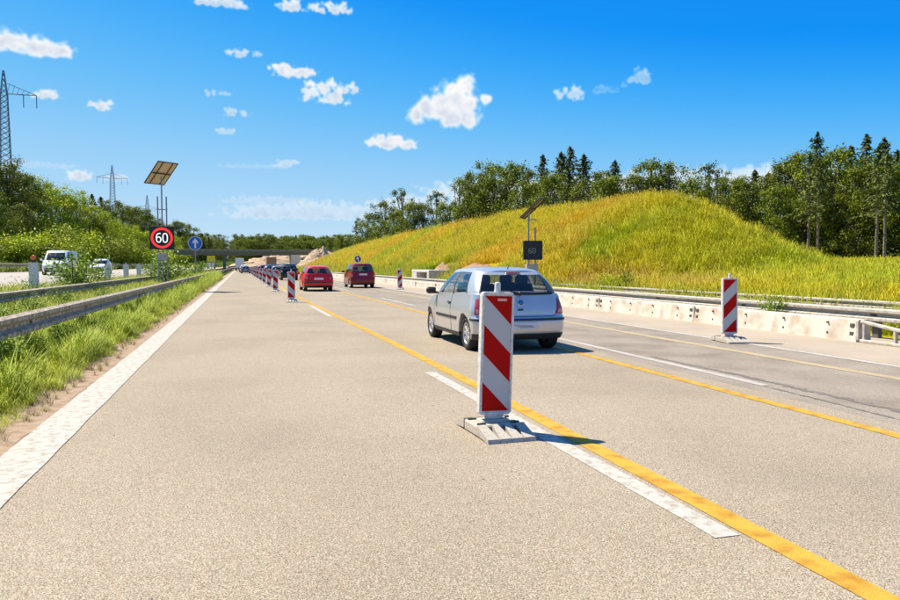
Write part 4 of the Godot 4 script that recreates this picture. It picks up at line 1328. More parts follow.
func spruce(sd: int, h: float, rx: float, pal: Array, bare: float, ragged: float) -> Array:
	var r := RandomNumberGenerator.new()
	r.seed = sd
	var tr := MB.new(); var cr := MB.new()
	tr.tube([Vector3.ZERO, Vector3(0.05, h * 0.4, 0), Vector3(0.02, h * 0.75, 0.05), Vector3(0, h, 0)], [h * 0.014, h * 0.011, h * 0.006, h * 0.001], 7)
	var total := int(260.0 * (1.0 - bare))
	for k in total:
		var g := 1.0 - pow(1.0 - (k + 0.5) / total, 1.35)
		var y := h * lerpf(bare, 0.985, g)
		if r.randf() < ragged: continue
		var bulge := 1.0 + 0.22 * sin(y * 1.9 + sd) * r.randf()
		var reach := (rx * pow(1.0 - g, 0.78) + 0.05) * bulge
		var ang := k * 2.399 + r.randf_range(-0.4, 0.4)
		var out := Vector3(cos(ang), 0, sin(ang))
		var side := Vector3(-out.z, 0, out.x)
		var L := reach * r.randf_range(0.45, 1.2)
		var droop := 0.42 - 0.75 * g + r.randf_range(-0.12, 0.12)
		var p0 := Vector3(0, y, 0)
		if k % 4 == 0:
			tr.tube([p0, p0 + out * L * 0.6 - Vector3(0, L * droop * 0.5, 0)], [h * 0.003, h * 0.001], 3, false)
		var n := int(5 + L * 11.0)
		for i in n:
			var f := (i + r.randf()) / n
			if f < 0.10: continue
			var p := p0 + out * L * f + Vector3(0, -L * droop * f * (1.2 - 0.5 * f), 0)
			var wdt := L * 0.30 * (1.15 - f)
			p += side * r.randf_range(-1, 1) * wdt + Vector3(0, r.randf_range(-0.22, 0.06), 0)
			var dd := (out * 0.7 + side * r.randf_range(-0.9, 0.9) + Vector3(0, r.randf_range(-1.1, 0.2), 0)).normalized()
			var nn := (Vector3(0, 0.7, 0) + out * 0.6 + Vector3(r.randfn(), r.randfn(), r.randfn()) * 0.45).normalized()
			var w := dd.cross(nn).normalized()
			var sz := r.randf_range(0.22, 0.42) * h / 12.0
			var cl: Color = pal[r.randi() % pal.size()] * r.randf_range(0.75, 1.25)
			cl.a = 1.0
			cr.leaf(p, dd * sz, w * sz * 0.42, cl, nn)
	return [tr.mesh(), cr.mesh()]

func shrub(sd: int, h: float, rx: float, leaves: int, pal: Array, leaf_size: float) -> Array:
	var r := RandomNumberGenerator.new()
	r.seed = sd
	var tr := MB.new(); var cr := MB.new()
	var stems := 9
	for k in stems:
		var ang := TAU * k / stems + r.randf_range(-0.3, 0.3)
		var tip := Vector3(cos(ang) * rx * r.randf_range(0.2, 0.9), h * r.randf_range(0.5, 0.95), sin(ang) * rx * r.randf_range(0.2, 0.9))
		var mid := tip * 0.5 + Vector3(0, h * 0.12, 0)
		tr.tube([Vector3.ZERO, mid, tip], [h * 0.012, h * 0.008, h * 0.003], 4, false)
		var tone: Color = pal[r.randi() % pal.size()]
		for i in int(leaves / float(stems)):
			var f := pow(r.randf(), 0.6)
			var b := Vector3.ZERO.lerp(mid, minf(f * 2.0, 1.0)).lerp(tip, maxf(f * 2.0 - 1.0, 0.0))
			var d := Vector3(r.randfn(), r.randfn() * 0.8, r.randfn()) * rx * 0.20
			var p := b + d
			p.y = maxf(p.y, 0.03)
			var a := Vector3(r.randfn(), r.randfn() + 0.3, r.randfn()).normalized()
			var nn := (Vector3(0, 0.9, 0) + Vector3(r.randfn(), r.randfn(), r.randfn()) * 0.7).normalized()
			var w := a.cross(nn).normalized()
			var sz := leaf_size * r.randf_range(0.6, 1.3)
			var cl := tone * r.randf_range(0.75, 1.25)
			cl.a = 1.0
			cr.leaf(p, a * sz, w * sz * 0.6, cl, nn)
	return [tr.mesh(), cr.mesh()]

func tuft(sd: int, blades: int, h: float, spread: float, bw: float, lean: float, seed_head := false) -> ArrayMesh:
	var r := RandomNumberGenerator.new()
	r.seed = sd
	var mb := MB.new()
	for k in blades:
		var ang := r.randf() * TAU
		var out := Vector3(cos(ang), 0, sin(ang))
		var side := Vector3(-out.z, 0, out.x)
		var b := out * r.randf() * spread
		var hh := h * r.randf_range(0.55, 1.15)
		var le := lean * r.randf_range(0.3, 1.3) * hh
		var g := r.randf_range(0.8, 1.2)
		mb.col = Color(g, g, g * r.randf_range(0.8, 1.1))
		var p1 := b + out * le * 0.3 + Vector3(0, hh * 0.55, 0)
		var p2 := b + out * le + Vector3(0, hh, 0)
		mb.quad(b - side * bw, b + side * bw, p1 + side * bw * 0.8, p1 - side * bw * 0.8)
		mb.tri(p1 - side * bw * 0.8, p1 + side * bw * 0.8, p2)
		if seed_head and k % 3 == 0:
			mb.quad(p2 - side * bw * 1.6 - Vector3(0, hh * 0.16, 0), p2 - out * bw - Vector3(0, hh * 0.08, 0), p2 + Vector3(0, hh * 0.02, 0), p2 + side * bw * 1.6 - Vector3(0, hh * 0.10, 0))
	for i in mb.n.size():   # blades are lit as the sward they form
		mb.n[i] = (mb.n[i] * 0.6 + Vector3(0, 0.8, 0)).normalized()
	return mb.mesh()

func scatter(called: String, mesh: Mesh, spots: Array, label: String) -> void:
	var mm := MultiMesh.new()
	mm.transform_format = MultiMesh.TRANSFORM_3D
	mm.use_colors = true
	mm.mesh = mesh
	mm.instance_count = spots.size()
	for i in spots.size():
		mm.set_instance_transform(i, spots[i][0])
		mm.set_instance_color(i, spots[i][1])
	var o := MultiMeshInstance3D.new()
	o.name = numbered(called)
	o.multimesh = mm
	o.material_override = M.grass_blades
	add_child(o)
	o.set_meta("kind", "stuff"); o.set_meta("label", label); o.set_meta("category", "grass")

func spot(p: Vector3, s: float, sy: float) -> Transform3D:
	return Transform3D(Basis(Vector3.UP, rng.randf() * TAU).scaled(Vector3(s, sy, s)), p)

func build_grass() -> void:
	# verge and median on the left
	var t1 := tuft(1, 14, 0.34, 0.09, 0.0055, 0.75)
	var t2 := tuft(2, 12, 0.46, 0.10, 0.005, 0.6, true)
	var a := []; var b := []
	for i in 24000:
		var z := -2.0 - 88.0 * pow(rng.randf(), 2.0)
		var x := rng.randf_range(-3.6, -2.08 + 0.06 * sin(z * 2.3) + 0.04 * sin(z * 7.1))
		var edge := smoothstep(-2.0, -2.5, x)
		var cl := patch_b.get_noise_2d(x * 26.0, z * 16.0)
		var s := lerpf(0.36, 1.0, edge) * (1.0 + cl * 1.2) * rng.randf_range(0.45, 1.05) * clampf(0.8 - z * 0.012, 0.8, 1.9)
		var y := ip([[-5.0, 0.20], [-2.7, 0.02], [-2.05, -0.012]], x)
		var c := Color(0.24, 0.35, 0.02).lerp(Color(0.50, 0.53, 0.03), clampf(rng.randf() * 0.7 + 0.25 - cl, 0.0, 1.0)).lerp(Color(0.40, 0.36, 0.12), 0.5 * rng.randf() * rng.randf())
		(b if rng.randf() < 0.3 else a).append([spot(Vector3(x, y - 0.01, z), s, s * rng.randf_range(0.8, 1.2)), c])
	for i in 9000:
		var z := -6.0 - 110.0 * pow(rng.randf(), 1.5)
		var x := rng.randf_range(-7.3, -3.6)
		var s := rng.randf_range(0.7, 1.25) if x > -5.7 else rng.randf_range(0.9, 1.7)
		var y := ip([[-7.3, 0.40], [-5.0, 0.20], [-2.7, 0.02]], x)
		var c := Color(0.20, 0.29, 0.03).lerp(Color(0.44, 0.44, 0.06), rng.randf())
		(b if rng.randf() < 0.5 else a).append([spot(Vector3(x, y - 0.02, z), s, s), c])
	var dry := []
	for i in 420:
		var z := -3.0 - 26.0 * pow(rng.randf(), 1.6)
		var x := -2.12 + 0.26 * pow(rng.randf(), 2.2)
		var s := rng.randf_range(0.12, 0.36)
		dry.append([spot(Vector3(x, 0.0, z), s * 1.3, s), Color(0.16, 0.12, 0.06).lerp(Color(0.30, 0.27, 0.08), rng.randf())])
	scatter("dry_grass", t1, dry, "withered grass wisps on the soil strip beside the white edge line")
	scatter("verge_grass", t1, a, "fresh green roadside grass under the left guard rail")
	scatter("verge_grass", t2, b, "taller seeding grass stalks along the left guard rail")
	# far strip beyond the opposite road
	var far := []
	for i in 5000:
		var z := -30.0 - 220.0 * rng.randf()
		var x := rng.randf_range(-23.0, -19.2)
		far.append([spot(Vector3(x, bank_h(x) - 0.02, z), 2.0, rng.randf_range(1.4, 2.2)), Color(0.17, 0.24, 0.03).lerp(Color(0.32, 0.34, 0.05), rng.randf())])
	scatter("bank_grass", t1, far, "green grass strip beyond the opposite carriageway")
	# the meadow on the embankment
	var m1 := tuft(5, 13, 0.62, 0.20, 0.011, 0.5, true)
	var m2 := tuft(6, 13, 0.40, 0.20, 0.012, 0.8)
	var c1 := []; var c2 := []
	for i in 90000:
		var q := rng.randf()
		var z := -10.0 - 60.0 * q if i % 3 else -55.0 - 130.0 * q
		var x := 12.9 + 21.0 * rng.randf()
		if x > 34.0: continue
		if Vector2((x - 15.3) / 2.3, (z + 47.0) / 5.0).length() < 0.72 or Vector2((x - 15.6) / 1.5, (z + 57.0) / 4.0).length() < 0.9 or (x < 14.9 and z < -51.5 and z > -58.2): continue
		var h := emb_h(x, z) + (patch_b.get_noise_2d(x * 5.0, z * 5.0) * 0.10 + patch_a.get_noise_2d(x * 9.0, z * 9.0) * 0.05) * smoothstep(13.0, 17.0, x)
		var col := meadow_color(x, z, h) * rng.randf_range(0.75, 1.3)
		var far_s := clampf(0.75 - z * 0.006, 0.8, 1.7)
		var pn := patch_a.get_noise_2d(x * 3.0, z * 3.0)
		if x < 15.5: col = col.lerp(Color(0.22, 0.30, 0.03), 0.5)
		var s := far_s * rng.randf_range(0.6, 1.2)
		(c1 if rng.randf() < 0.45 + pn else c2).append([spot(Vector3(x, h - 0.03, z), s, s * rng.randf_range(0.75, 1.25)), col])
	for i in 9000:
		var z := -4.0 - 42.0 * rng.randf()
		var x := rng.randf_range(30.0, 46.0)
		var s := rng.randf_range(1.0, 1.8)
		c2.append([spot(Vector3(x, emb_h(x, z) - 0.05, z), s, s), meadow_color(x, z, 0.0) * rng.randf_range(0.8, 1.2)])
	var hb := tuft(9, 18, 0.55, 0.20, 0.013, 0.7, true)
	var herbs := []
	for i in 4200:
		var z := -12.0 - 70.0 * rng.randf()
		var x := 13.6 + 15.0 * rng.randf()
		if patch_a.get_noise_2d(x * 2.5 + 60.0, z * 2.5) < 0.12 or Vector2((x - 15.3) / 2.6, (z + 47.0) / 6.0).length() < 1.0: continue
		var s := rng.randf_range(0.5, 1.2) * clampf(0.5 - z * 0.013, 0.65, 1.2)
		herbs.append([spot(Vector3(x, emb_h(x, z) - 0.04, z), s, s * rng.randf_range(0.7, 1.5)), [Color(0.16, 0.23, 0.02), Color(0.30, 0.22, 0.05), Color(0.24, 0.30, 0.025), Color(0.44, 0.30, 0.03)][rng.randi() % 4] * rng.randf_range(0.8, 1.2)])
	scatter("meadow_herbs", hb, herbs, "patches of darker weeds and brown stalks among the embankment grass")
	scatter("meadow_grass", m1, c1, "tall dry yellow meadow grass on the embankment")
	scatter("meadow_grass", m2, c2, "low yellow green meadow grass on the embankment")

var kits := {}

func plant(kind: String, at: Vector3, h: float, label: String, group: String, wide := 1.0) -> void:
	var list: Array = kits[kind]
	var k: Array = list[rng.randi() % list.size()]
	var cat := "shrub" if kind in ["u", "w"] else "tree"
	var nm: String = {"b": "broadleaf_tree", "c": "broadleaf_tree", "d": "broadleaf_tree", "l": "broadleaf_tree", "a": "birch_tree", "s": "spruce_tree", "p": "pine_tree", "q": "pine_tree", "u": "shrub", "w": "shrub"}[kind]
	var t := thing(nm, label, cat, at, group, rng.randf() * TAU)
	var s: float = h / k[2]
	t.scale = Vector3(s * wide, s, s * wide)
	part("stems" if cat == "shrub" else "trunk", k[0], M.pale_bark if kind in ["p", "a", "q"] else M.bark, t)
	part("foliage" if cat == "shrub" else "crown", k[1], M.leaves, t)

func build_plants() -> void:
	var dark := [Color(0.130, 0.155, 0.014), Color(0.165, 0.185, 0.016), Color(0.10, 0.125, 0.014)]
	var midg := [Color(0.18, 0.225, 0.015), Color(0.225, 0.255, 0.018), Color(0.15, 0.185, 0.015)]
	var light := [Color(0.37, 0.45, 0.012), Color(0.46, 0.50, 0.016), Color(0.27, 0.35, 0.013)]
	var needle := [Color(0.085, 0.105, 0.020), Color(0.11, 0.125, 0.022), Color(0.07, 0.088, 0.018)]
	kits.b = []; kits.c = []; kits.d = []; kits.l = []; kits.a = []; kits.s = []; kits.p = []; kits.u = []; kits.w = []
	for i in 3:
		kits.b.append(broad_crown(100 + i, 12.0, 3.3, 90, 15000, midg, 0.3, 0.05) + [12.0])
		kits.d.append(broad_crown(120 + i, 12.0, 3.2, 90, 15000, dark, 0.3, 0.05) + [12.0])
		kits.l.append(broad_crown(140 + i, 12.0, 4.0, 96, 16000, light, 0.25, 0.03) + [12.0])
		kits.a.append(broad_crown(160 + i, 12.0, 2.0, 34, 2200, [Color(0.10, 0.135, 0.04), Color(0.12, 0.155, 0.045)], 0.5, 0.40) + [12.0])
		kits.s.append(spruce(180 + i, 12.0, 3.7, needle, 0.05, 0.25) + [12.0])
		kits.p.append(spruce(200 + i, 12.0, 2.9, [Color(0.10, 0.13, 0.032), Color(0.13, 0.15, 0.036), Color(0.085, 0.11, 0.03)], 0.28, 0.30) + [12.0])
		kits.u.append(shrub(220 + i, 4.0, 2.6, 3600, light + midg, 0.22) + [4.0])
		kits.w.append(shrub(240 + i, 1.2, 0.7, 900, [Color(0.16, 0.26, 0.03), Color(0.25, 0.33, 0.04), Color(0.12, 0.2, 0.03)], 0.07) + [1.2])
	kits.c = kits.b
	var words := {"b": "bushy green broadleaf tree", "c": "rounded green broadleaf tree", "d": "dark green broadleaf tree", "l": "bright yellow green tree", "a": "thin airy birch", "s": "dark pointed spruce", "p": "tall loose pine"}
	var right := [[42.0, 1.30, -359.7, 13.5, "b"], [42.0, 1.30, -316.1, 12.8, "c"], [44.0, 1.31, -292.3, 17.4, "p"], [42.0, 1.30, -251.7, 16.8, "c"], [38.0, 1.24, -207.3, 12.5, "b"], [44.0, 1.31, -227.9, 19.6, "d"], [40.0, 1.30, -194.6, 13.9, "c"], [44.0, 1.31, -204.2, 21.6, "a"], [40.0, 1.30, -173.3, 14.6, "b"], [42.0, 1.30, -170.4, 14.4, "d"], [44.0, 1.31, -166.9, 17.6, "a"], [38.0, 1.24, -136.7, 11.5, "b"], [44.0, 1.31, -150.4, 18.3, "a"], [40.0, 1.30, -129.6, 12.1, "b"], [42.0, 1.30, -129.8, 16.1, "d"], [44.0, 1.31, -132.4, 18.3, "b"], [40.0, 1.30, -114.2, 13.7, "d"], [42.0, 1.30, -114.0, 15.8, "b"], [42.0, 1.30, -108.2, 14.8, "d"], [40.0, 1.30, -99.1, 11.6, "b"], [46.0, 1.31, -109.0, 17.0, "s"], [41.0, 1.30, -94.0, 11.8, "b"], [44.0, 1.31, -97.7, 15.8, "s"], [46.0, 1.31, -99.1, 16.8, "s"], [41.0, 1.30, -85.9, 10.5, "d"], [44.0, 1.31, -90.4, 14.5, "s"], [46.0, 1.31, -90.0, 12.0, "d"], [42.0, 1.30, -80.3, 10.0, "b"], [48.0, 1.32, -89.3, 13.7, "s"], [44.0, 1.31, -79.6, 10.3, "b"], [46.0, 1.31, -79.4, 10.5, "d"], [48.0, 1.32, -80.3, 12.0, "b"], [48.0, 1.32, -76.6, 11.4, "d"], [52.0, 1.33, -79.8, 10.4, "a"], [48.0, 1.32, -71.4, 9.1, "b"], [52.0, 1.33, -74.6, 11.8, "a"], [46.0, 1.31, -64.7, 8.3, "d"], [54.0, 1.33, -74.1, 11.4, "a"], [48.0, 1.32, -63.9, 8.6, "b"], [44.0, 1.31, -57.4, 7.3, "d"], [52.0, 1.33, -66.5, 9.9, "s"], [48.0, 1.32, -59.5, 8.7, "s"], [42.0, 1.30, -51.0, 6.2, "b"], [46.0, 1.31, -54.5, 7.7, "d"], [50.0, 1.32, -58.1, 10.4, "s"], [44.0, 1.31, -50.1, 7.6, "b"], [50.0, 1.32, -55.6, 11.7, "p"], [52.0, 1.33, -56.4, 10.8, "d"], [46.0, 1.31, -48.9, 7.7, "b"], [50.0, 1.32, -51.7, 10.0, "s"], [45.0, 1.31, -45.6, 6.5, "d"], [52.0, 1.33, -52.1, 11.1, "p"], [46.0, 1.31, -45.3, 7.4, "s"], [52.0, 1.33, -50.3, 10.5, "p"], [46.0, 1.31, -43.9, 6.5, "b"], [48.0, 1.32, -45.2, 8.6, "s"], [50.0, 1.32, -45.8, 9.4, "d"], [47.0, 1.32, -41.7, 8.2, "s"], [50.0, 1.32, -43.0, 8.6, "d"]]
	var i := 0
	for t in right:
		i += 1
		var up := (1.25 if t[3] < 8.0 else 1.04) if i > 43 and t[4] in ["b", "d"] else (1.1 if t[4] in ["b", "c", "d"] else 1.05)
		plant(t[4], Vector3(t[0], t[1] - 0.05, t[2]), t[3] * up, "%s, %s from the left in the row behind the embankment" % [words[t[4]], ordinal(i)], "trees behind the embankment", 1.15)
	kits.q = []
	for k in 2:
		kits.q.append(spruce(260 + k, 10.0, 1.9, [Color(0.12, 0.15, 0.035), Color(0.15, 0.17, 0.04)], 0.46, 0.30) + [10.0])
	words.q = "slim pine with bare pale trunk"
	i = 0
	for t in [[41.0, -46.3, 8.8], [40.6, -44.9, 8.2], [41.5, -40.6, 8.4], [41.2, -39.6, 7.8]]:
		i += 1
		plant("q", Vector3(t[0], 1.28, t[1]), t[2], "slim pine with bare pale trunk at the wood's edge, %s from the left" % ordinal(i), "bare-trunked pines at the wood's edge")
	# second rank that closes the wood
	i = 0
	for k in 34:
		i += 1
		var z := -40.0 - k * 8.0
		var kd: String = ["d", "s", "b", "d"][k % 4]
		plant(kd, Vector3(57.0 + rng.randf_range(-2, 4), 1.3, z), rng.randf_range(7.5, 9.5) + minf(k * 0.12, 4.0), "%s in the rear rank of the wood, %s from the near end" % [words[kd], ordinal(i)], "rear rank of the wood", 1.35)
	var left := [[-33.0, 4.00, -111.0, 11.5, "d"], [-30.0, 3.40, -112.0, 12.1, "d"], [-27.0, 2.59, -95.2, 7.4, "b"], [-32.0, 3.80, -128.5, 11.9, "d"], [-31.0, 3.60, -131.8, 11.4, "l"], [-33.0, 4.00, -150.6, 11.9, "l"], [-26.0, 2.31, -101.4, 6.5, "d"], [-31.0, 3.60, -150.4, 10.6, "b"], [-33.0, 4.00, -172.2, 12.7, "l"], [-38.0, 5.00, -186.0, 9.5, "s"], [-40.0, 5.40, -217.3, 13.5, "s"], [-40.0, 5.40, -228.6, 15.3, "s"], [-40.0, 5.40, -242.5, 15.7, "s"], [-29.0, 3.13, -163.2, 8.6, "d"], [-27.0, 2.59, -165.7, 9.6, "l"], [-34.0, 4.20, -224.7, 14.9, "d"], [-33.0, 4.00, -233.8, 14.8, "d"], [-33.0, 4.00, -252.2, 15.3, "b"], [-27.0, 2.59, -183.4, 8.8, "l"], [-34.0, 4.20, -285.1, 17.1, "d"], [-33.0, 4.00, -303.0, 16.0, "b"], [-27.0, 2.59, -209.5, 9.2, "l"], [-32.0, 3.80, -321.2, 15.3, "d"], [-27.0, 2.59, -238.0, 9.1, "l"], [-29.0, 3.13, -321.3, 14.4, "b"], [-29.0, 3.13, -394.5, 20.2, "d"], [-25.0, 2.04, -300.0, 10.7, "l"], [-29.0, 3.13, -480.4, 23.3, "d"], [-25.0, 2.04, -375.2, 12.7, "b"]]
	i = 0
	for t in left:
		i += 1
		plant(t[4], Vector3(t[0], t[1] - 0.05, t[2]), t[3] * 1.08, "%s, %s from the left on the far bank" % [words[t[4]], ordinal(i)], "trees on the left bank", 1.35)
	var sh := [[-22.6, 1.43, -78.7, 2.5], [-23.0, 1.50, -83.9, 3.6], [-22.2, 1.35, -84.9, 3.1], [-23.4, 1.61, -94.2, 4.0], [-24.0, 1.77, -102.0, 5.0], [-22.5, 1.41, -99.6, 3.9], [-24.0, 1.77, -112.4, 5.3], [-22.3, 1.37, -108.7, 3.7], [-24.0, 1.77, -123.9, 5.6], [-22.6, 1.43, -122.2, 4.4], [-23.2, 1.55, -133.6, 5.4], [-22.3, 1.37, -137.2, 4.4], [-23.0, 1.50, -151.2, 5.5], [-22.4, 1.39, -157.8, 4.9], [-23.0, 1.50, -174.9, 5.5], [-22.5, 1.41, -185.7, 5.1], [-23.0, 1.50, -210.1, 5.9], [-22.5, 1.41, -227.4, 5.7], [-23.0, 1.50, -262.4, 6.1], [-22.5, 1.41, -290.0, 6.9]]
	i = 0
	for t in sh:
		i += 1
		plant("u", Vector3(t[0], t[1] - 0.05, t[2]), t[3], "yellow green shrub at the foot of the left bank, %s from the left" % ordinal(i), "shrubs along the left bank", 1.3)
	# weeds and young bushes in the median
	var wd := [[-6.3, -31.8, 1.95], [-6.6, -34.2, 1.6], [-6.4, -22.5, 0.75], [-6.2, -25.4, 0.85], [-6.4, -18.6, 0.75], [-6.4, -30.5, 0.9], [-6.3, -33.0, 1.3], [-4.3, -49.0, 2.5], [-4.8, -51.5, 2.0], [-6.4, -15.5, 0.6], [-6.3, -37.5, 1.1], [-6.3, -58.0, 1.6], [-4.6, -66.0, 1.3], [-4.4, -82.0, 1.8], [-4.6, -95.0, 2.0], [-4.6, -19.0, 0.62], [-4.4, -16.0, 0.6], [-4.7, -22.5, 0.65], [-4.5, -27.0, 0.6], [-4.3, -13.0, 0.55]]
	wd.sort_custom(func(a, b): return a[1] > b[1])
	i = 0
	for t in wd:
		i += 1
		var y := ip([[-7.3, 0.40], [-5.0, 0.20], [-2.7, 0.02]], t[0])
		plant("w", Vector3(t[0], y - 0.02, t[1]), t[2], "leafy weed bush in the left median, %s from the camera" % ordinal(i), "weed bushes in the median", 1.2)
	i = 0
	for t in [[-2.86, -6.2, 0.62], [-2.80, -7.0, 0.5], [-2.9, -7.9, 0.66], [-2.78, -8.9, 0.5], [-2.85, -10.1, 0.6], [-2.8, -11.6, 0.52], [-2.86, -13.4, 0.55], [-2.8, -15.5, 0.5]]:
		i += 1
		plant("w", Vector3(t[0], 0.02, t[1]), t[2], "leafy dark weed growing under the nearest left guard rail, %s from the camera" % ordinal(i), "weeds under the left rail", 1.25)
	plant("w", Vector3(11.95, 0.0, -14.6), 0.8, "small weed growing between concrete barrier and right guard rail near the delineator", "weeds by the right rail", 1.0)
	plant("w", Vector3(12.0, 0.0, -10.6), 0.6, "low weed beside the ramped end of the concrete barrier", "weeds by the right rail", 1.3)
	plant("u", Vector3(14.9, 0.15, -27.5), 1.1, "dark green bush at the embankment foot beside the unlit speed sign", "", 1.1)
	# the far-off wood behind the bridge
	var cmb: Array = kits.d[0]; var cm2: Array = kits.b[1]; var cm3: Array = kits.s[0]
	var kk := 0
	for cm in [cmb, cm2, cm3]:
		var mm := MultiMesh.new()
		mm.transform_format = MultiMesh.TRANSFORM_3D
		mm.mesh = cm[1]
		var n: int = [150, 150, 90][kk]
		mm.instance_count = n
		for j in n:
			var z := rng.randf_range(-440.0, -620.0)
			var x := rng.randf_range(-110.0, 240.0)
			var hh := rng.randf_range(14.0, 19.0)
			var s := hh / 12.0
			var gy := ip([[395.0, -0.5], [480.0, 4.0], [560.0, 7.0], [1300.0, 12.0]], -z)
			mm.set_instance_transform(j, Transform3D(Basis(Vector3.UP, rng.randf() * TAU).scaled(Vector3(s * 1.5, s, s * 1.5)), Vector3(x, gy - 0.5, z)))
		var o := MultiMeshInstance3D.new()
		o.name = numbered("far_wood")
		o.multimesh = mm
		o.material_override = M.leaves
		add_child(o)
		o.set_meta("kind", "stuff"); o.set_meta("label", ["far-off dark wood behind the bridge", "far-off lighter broadleaf wood behind the bridge", "far-off spruces in the wood behind the bridge"][kk]); o.set_meta("category", "wood")
		kk += 1

# ------------------------------------------------------------------ barrier, bridge, building site
func build_barrier() -> void:
	var W := 0.36; var H := 0.425; var L := 5.3
	var pr := PackedVector2Array([Vector2(-W / 2, 0), Vector2(W / 2, 0), Vector2(W / 2 - 0.05, H - 0.015), Vector2(W / 2 - 0.07, H), Vector2(-W / 2 + 0.07, H), Vector2(-W / 2 + 0.05, H - 0.015)])
	var mb := MB.new()
	mb.prism(pr, L - 0.03, Transform3D(Basis(), Vector3(0, 0, -L + 0.015)))
	var seg := mb.mesh()
	# coupling plates: dark openings near each end and small lifting bolts along the face
	var pk := MB.new()
	pk.box(Vector3.ZERO, Vector3(0.05, 0.075, 0.10), 0.006)
	var pocket := pk.mesh()
	var bo := MB.new()
	for k in 4:
		for y in [0.13, 0.33]:
			bo.lathe([[0.022, 0.0], [0.022, 0.03], [0.001, 0.032]], Transform3D(Basis(Vector3(0, 0, 1), PI / 2), Vector3(-W / 2 + 0.035, y, -0.75 - k * 1.25)), 8)
	var bolts := bo.mesh()
	var jm := MB.new()
	jm.box(Vector3(-W / 2 + 0.02, H / 2 + 0.02, 0), Vector3(0.03, H - 0.05, 0.07), 0.006)
	var joint := jm.mesh()
	for i in 16:
		var t := thing("barrier_segment", "low pale concrete barrier segment, %s from the ramped near end" % ordinal(i + 1), "barrier", Vector3(11.45, 0.0, -11.42 - i * L), "concrete barrier segments")
		part("segment_body", seg, M.barrier_concrete, t)
		for z in [-0.14, -L + 0.14]:
			for y in [0.15, 0.31]:
				part("coupling_pocket", pocket, M.bolt, t, Vector3(-W / 2 + 0.03 + y * 0.04, y, z))
		part("bolt_heads", bolts, M.bolt, t).set_meta("kind", "stuff")
		part("joint_plate", joint, M.bright_zinc, t, Vector3(0, -0.01, 0.0))
	# ramped end: sloping tube on short posts
	var e := thing("barrier_ramp", "white sloping steel end ramp with short posts at the near end of the concrete barrier", "barrier", Vector3(11.45, 0, -11.35))
	var r := MB.new()
	r.box(Vector3(-0.12, 0.225, 1.35), Vector3(0.09, 0.06, 2.75), 0.012, Basis(Vector3.RIGHT, 0.125))
	part("sloping_rail", r.mesh(), M.bright_zinc, e)
	var k2 := MB.new()
	k2.box(Vector3(-0.12, 0.03, 1.35), Vector3(0.10, 0.06, 2.75), 0.012)
	part("foot_rail", k2.mesh(), M.bright_zinc, e)
	for z in [0.06, 0.75, 1.35, 1.95]:
		var p := MB.new()
		var hh: float = 0.39 - z * 0.126
		p.box(Vector3(-0.12, hh / 2, z), Vector3(0.07, hh, 0.06), 0.008)
		part("post", p.mesh(), M.bright_zinc, e)

func heap(called: String, label: String, at: Vector3, rx: float, rz: float, h: float, sd: int, m: Material) -> void:
	var f := FastNoiseLite.new()
	f.seed = sd; f.frequency = 0.35; f.fractal_octaves = 4
	var rows := []
	for i in 25:
		var row := []
		for j in 33:
			var r := i / 24.0
			var a := TAU * j / 32.0
			var q := f.get_noise_2d(cos(a) * r * rx * 1.5 + sd, sin(a) * r * rz * 1.5)
			row.append(Vector3(cos(a) * rx * r * (1.0 + q * 0.15), maxf(0.0, h * (1.0 - pow(r, 1.25)) + q * h * 0.30 * (1.0 - r) + f.get_noise_2d(cos(a) * r * 9.0, sin(a) * r * 9.0 + 40.0) * 0.12) - 0.15, sin(a) * rz * r * (1.0 + q * 0.15)))
		rows.append(row)
	var mb := MB.new()
	mb.grid(rows, true)
	var t := thing(called, label, "earth heap", at)
	part("earth", mb.mesh(), m, t)

